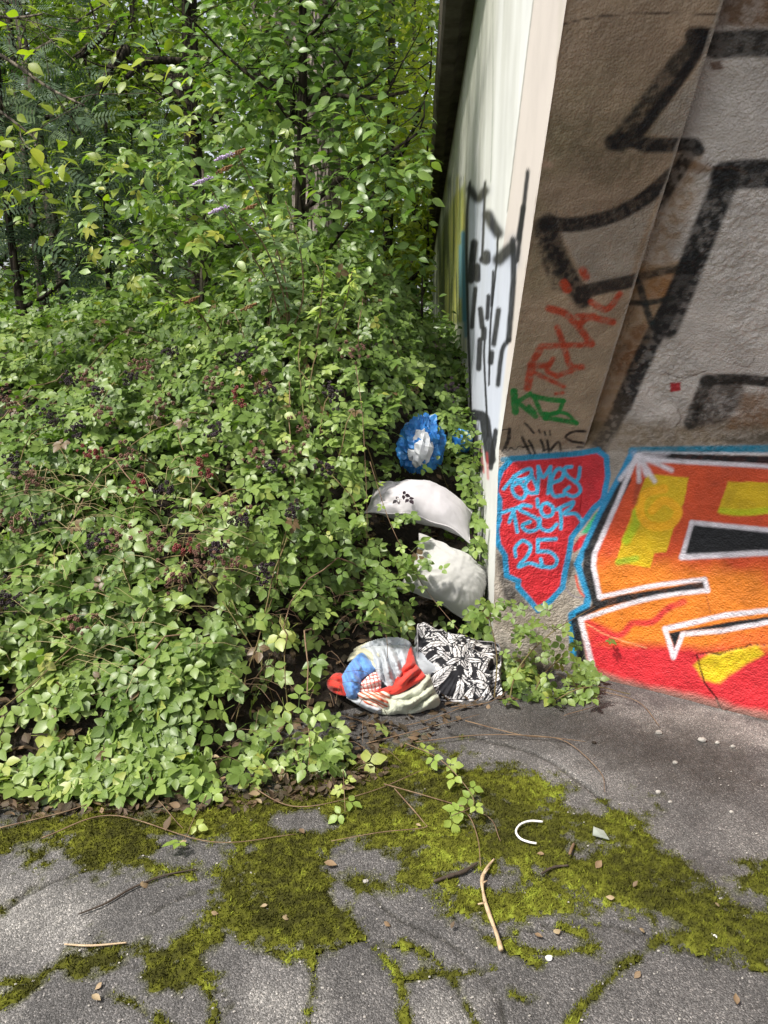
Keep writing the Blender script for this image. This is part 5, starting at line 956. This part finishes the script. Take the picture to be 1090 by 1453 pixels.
def stone(px, py, s, seed, label, mat='stone', squash=.6, name='stone', cat='stone', group=None):
    u, v = np.meshgrid(np.linspace(0, 2 * np.pi, 15), np.linspace(0, np.pi, 9), indexing='ij'); sp = np.stack([np.sin(v) * np.cos(u), np.sin(v) * np.sin(u), np.cos(v)], -1); p = gp((px, py), z=0)[0]
    V = p + sp * s * np.array([1, .8, squash]) * (1 + .7 * (fbm(sp * 1.6, seed, 3) - .5))[..., None] + np.array([0, 0, s * squash * .7]); o = mk(name, V.reshape(-1, 3), gridf(15, 9)[:, ::-1], MAT[mat], None, smooth=False); return tag(o, label, cat, group)
stone(779, 1362, .010, 1, 'smooth white pebble on the bare asphalt near the bottom', 'white_plastic', .7)
stone(996, 1052, .017, 2, 'pale stone chip, biggest of those on the dark ground by the red wall'); stone(935, 1041, .013, 3, 'whitish crumb of mortar nearest the wall foot runner'); stone(1018, 1055, .010, 4, 'small pale stone right of the biggest chip by the wall'); stone(958, 1083, .010, 5, 'small grey stone out on the asphalt below the chips'); stone(1040, 1060, .009, 6, 'little grey stone at the far end of the row of chips')
stone(843, 1055, .010, 7, 'small dark grey stone near the long bramble runner', 'soil'); stone(934, 1125, .010, 8, 'flat whitish flake on the asphalt in mid yard'); stone(519, 1253, .009, 9, 'pale pebble sitting on moss left of the sticks'); stone(1014, 1330, .011, 10, 'white flake on the moss near the right edge', 'white_plastic', .3); stone(951, 1138, .007, 11, 'tiny pale chip right of the whitish flake'); stone(1038, 1152, .007, 12, 'tiny pale chip far out near the right edge')
n = 340; P = G(rng.uniform(-60, 1120, n), rng.uniform(1090, 1452, n)); P = P[dfront(P[:, 0], P[:, 1]) < -.03]; parts = []
for p in P: s = rng.uniform(.0015, .0042); parts.append((IV * s * np.array([1, .8, .6]) * rng.uniform(.7, 1.3, (12, 1)) + p + np.array([0, 0, s * .5 + .001]), IF))
V, F = join(parts); g = mk('grit', V, F, MAT['stone'], None, smooth=False); tag(g, 'loose pale grit scattered over asphalt and moss', 'grit', kind='stuff')
p = gp((850, 1190), z=.018)[0]; V = p + np.array([[-.022, -.004, 0], [-.012, .026, .008], [.016, .008, .006], [.024, -.026, .0], [.0, -.012, .006]]); sh = np.concatenate([V, V - np.array([0, 0, .003])]); i = np.arange(5); j = (i + 1) % 5
o = mk('plastic_shard', sh, [np.array([[0, 1, 4], [1, 2, 4], [2, 3, 4], [3, 0, 4]])[:, ::-1], np.stack([np.array([0, 1, 2, 3]), np.array([1, 2, 3, 0]), np.array([1, 2, 3, 0]) + 5, np.array([0, 1, 2, 3]) + 5], -1)], MAT['clear_shard'], None, smooth=False); tag(o, 'clear plastic shard lying on bright moss', 'plastic piece')
# fallen leaves lying singly on the asphalt
FL = [(200, 1262, .035, .9, 'pale curled fallen leaf beside the long dark stalk'), (460, 1230, .04, .8, 'crumpled tan fallen leaves on moss above the bare patch'), (405, 1312, .025, .95, 'small straw coloured leaf on the lower moss'), (235, 1185, .05, .45, 'dark purplish dead leaf below the bramble front'), (330, 1150, .05, .5, 'rusty brown leaf lying under the bramble front'), (425, 1182, .03, .6, 'reddish leaf on moss under the brambles'), (255, 1200, .022, .95, 'tiny pale leaf near the limp young shoot'), (845, 1238, .035, .8, 'beige leaf on moss right of the short dark stick'),
      (872, 1280, .024, .95, 'thin pale leaf sliver below the beige leaf'), (898, 1265, .022, .6, 'reddish leaf fragment on the right hand moss'), (785, 1330, .024, .97, 'cream coloured leaf on bare asphalt right of the branch'), (758, 1332, .022, .75, 'upright orange brown leaf near the end of the branch'), (910, 1328, .022, .95, 'pale leaf sliver on asphalt at the lower right'), (1045, 1433, .025, .7, 'orange leaf near the bottom right corner'), (908, 1385, .022, .7, 'orange leaf beside the mossy crack'), (131, 1418, .028, .95, 'cream fallen leaf at the lower left'),
      (145, 1400, .02, .9, 'smaller cream leaf just above the lower left one'), (640, 1325, .02, .4, 'small dark leaf left of the branch tip'), (300, 1300, .02, .9, 'tiny beige leaf on the moss patch at the left'), (380, 1290, .02, .95, 'pale sliver of leaf in the wide moss patch'), (20, 1150, .05, .75, 'orange dead leaf at the left end of the bramble front'), (590, 1175, .02, .95, 'pale seed leaf on moss below the bramble tip'), (545, 1315, .02, .8, 'little tan leaf at the edge of the bare asphalt'), (772, 1218, .022, .85, 'pinkish dry leaf just below the white C shaped piece'), (1015, 1290, .02, .95, 'pale sliver on moss near the right edge')]
for k, (px, py, s, tn, lab) in enumerate(FL):
    p = gp((px, py), z=.014)[0]; a = rng.uniform(0, 6.3); Rm = frames(np.array([[rng.normal(0, .25), -.2, 1.]]), np.array([[math.cos(a), math.sin(a), 0]]))
    V, F, at_ = leafmesh([CURL if k % 2 else CURL2], p[None], Rm, np.array([s]), np.array([tn])); o = mk('fallen_leaf', V, F, MAT['dead_leaf'], None, at_); tag(o, lab, 'fallen leaf', 'fallen leaves on the asphalt')
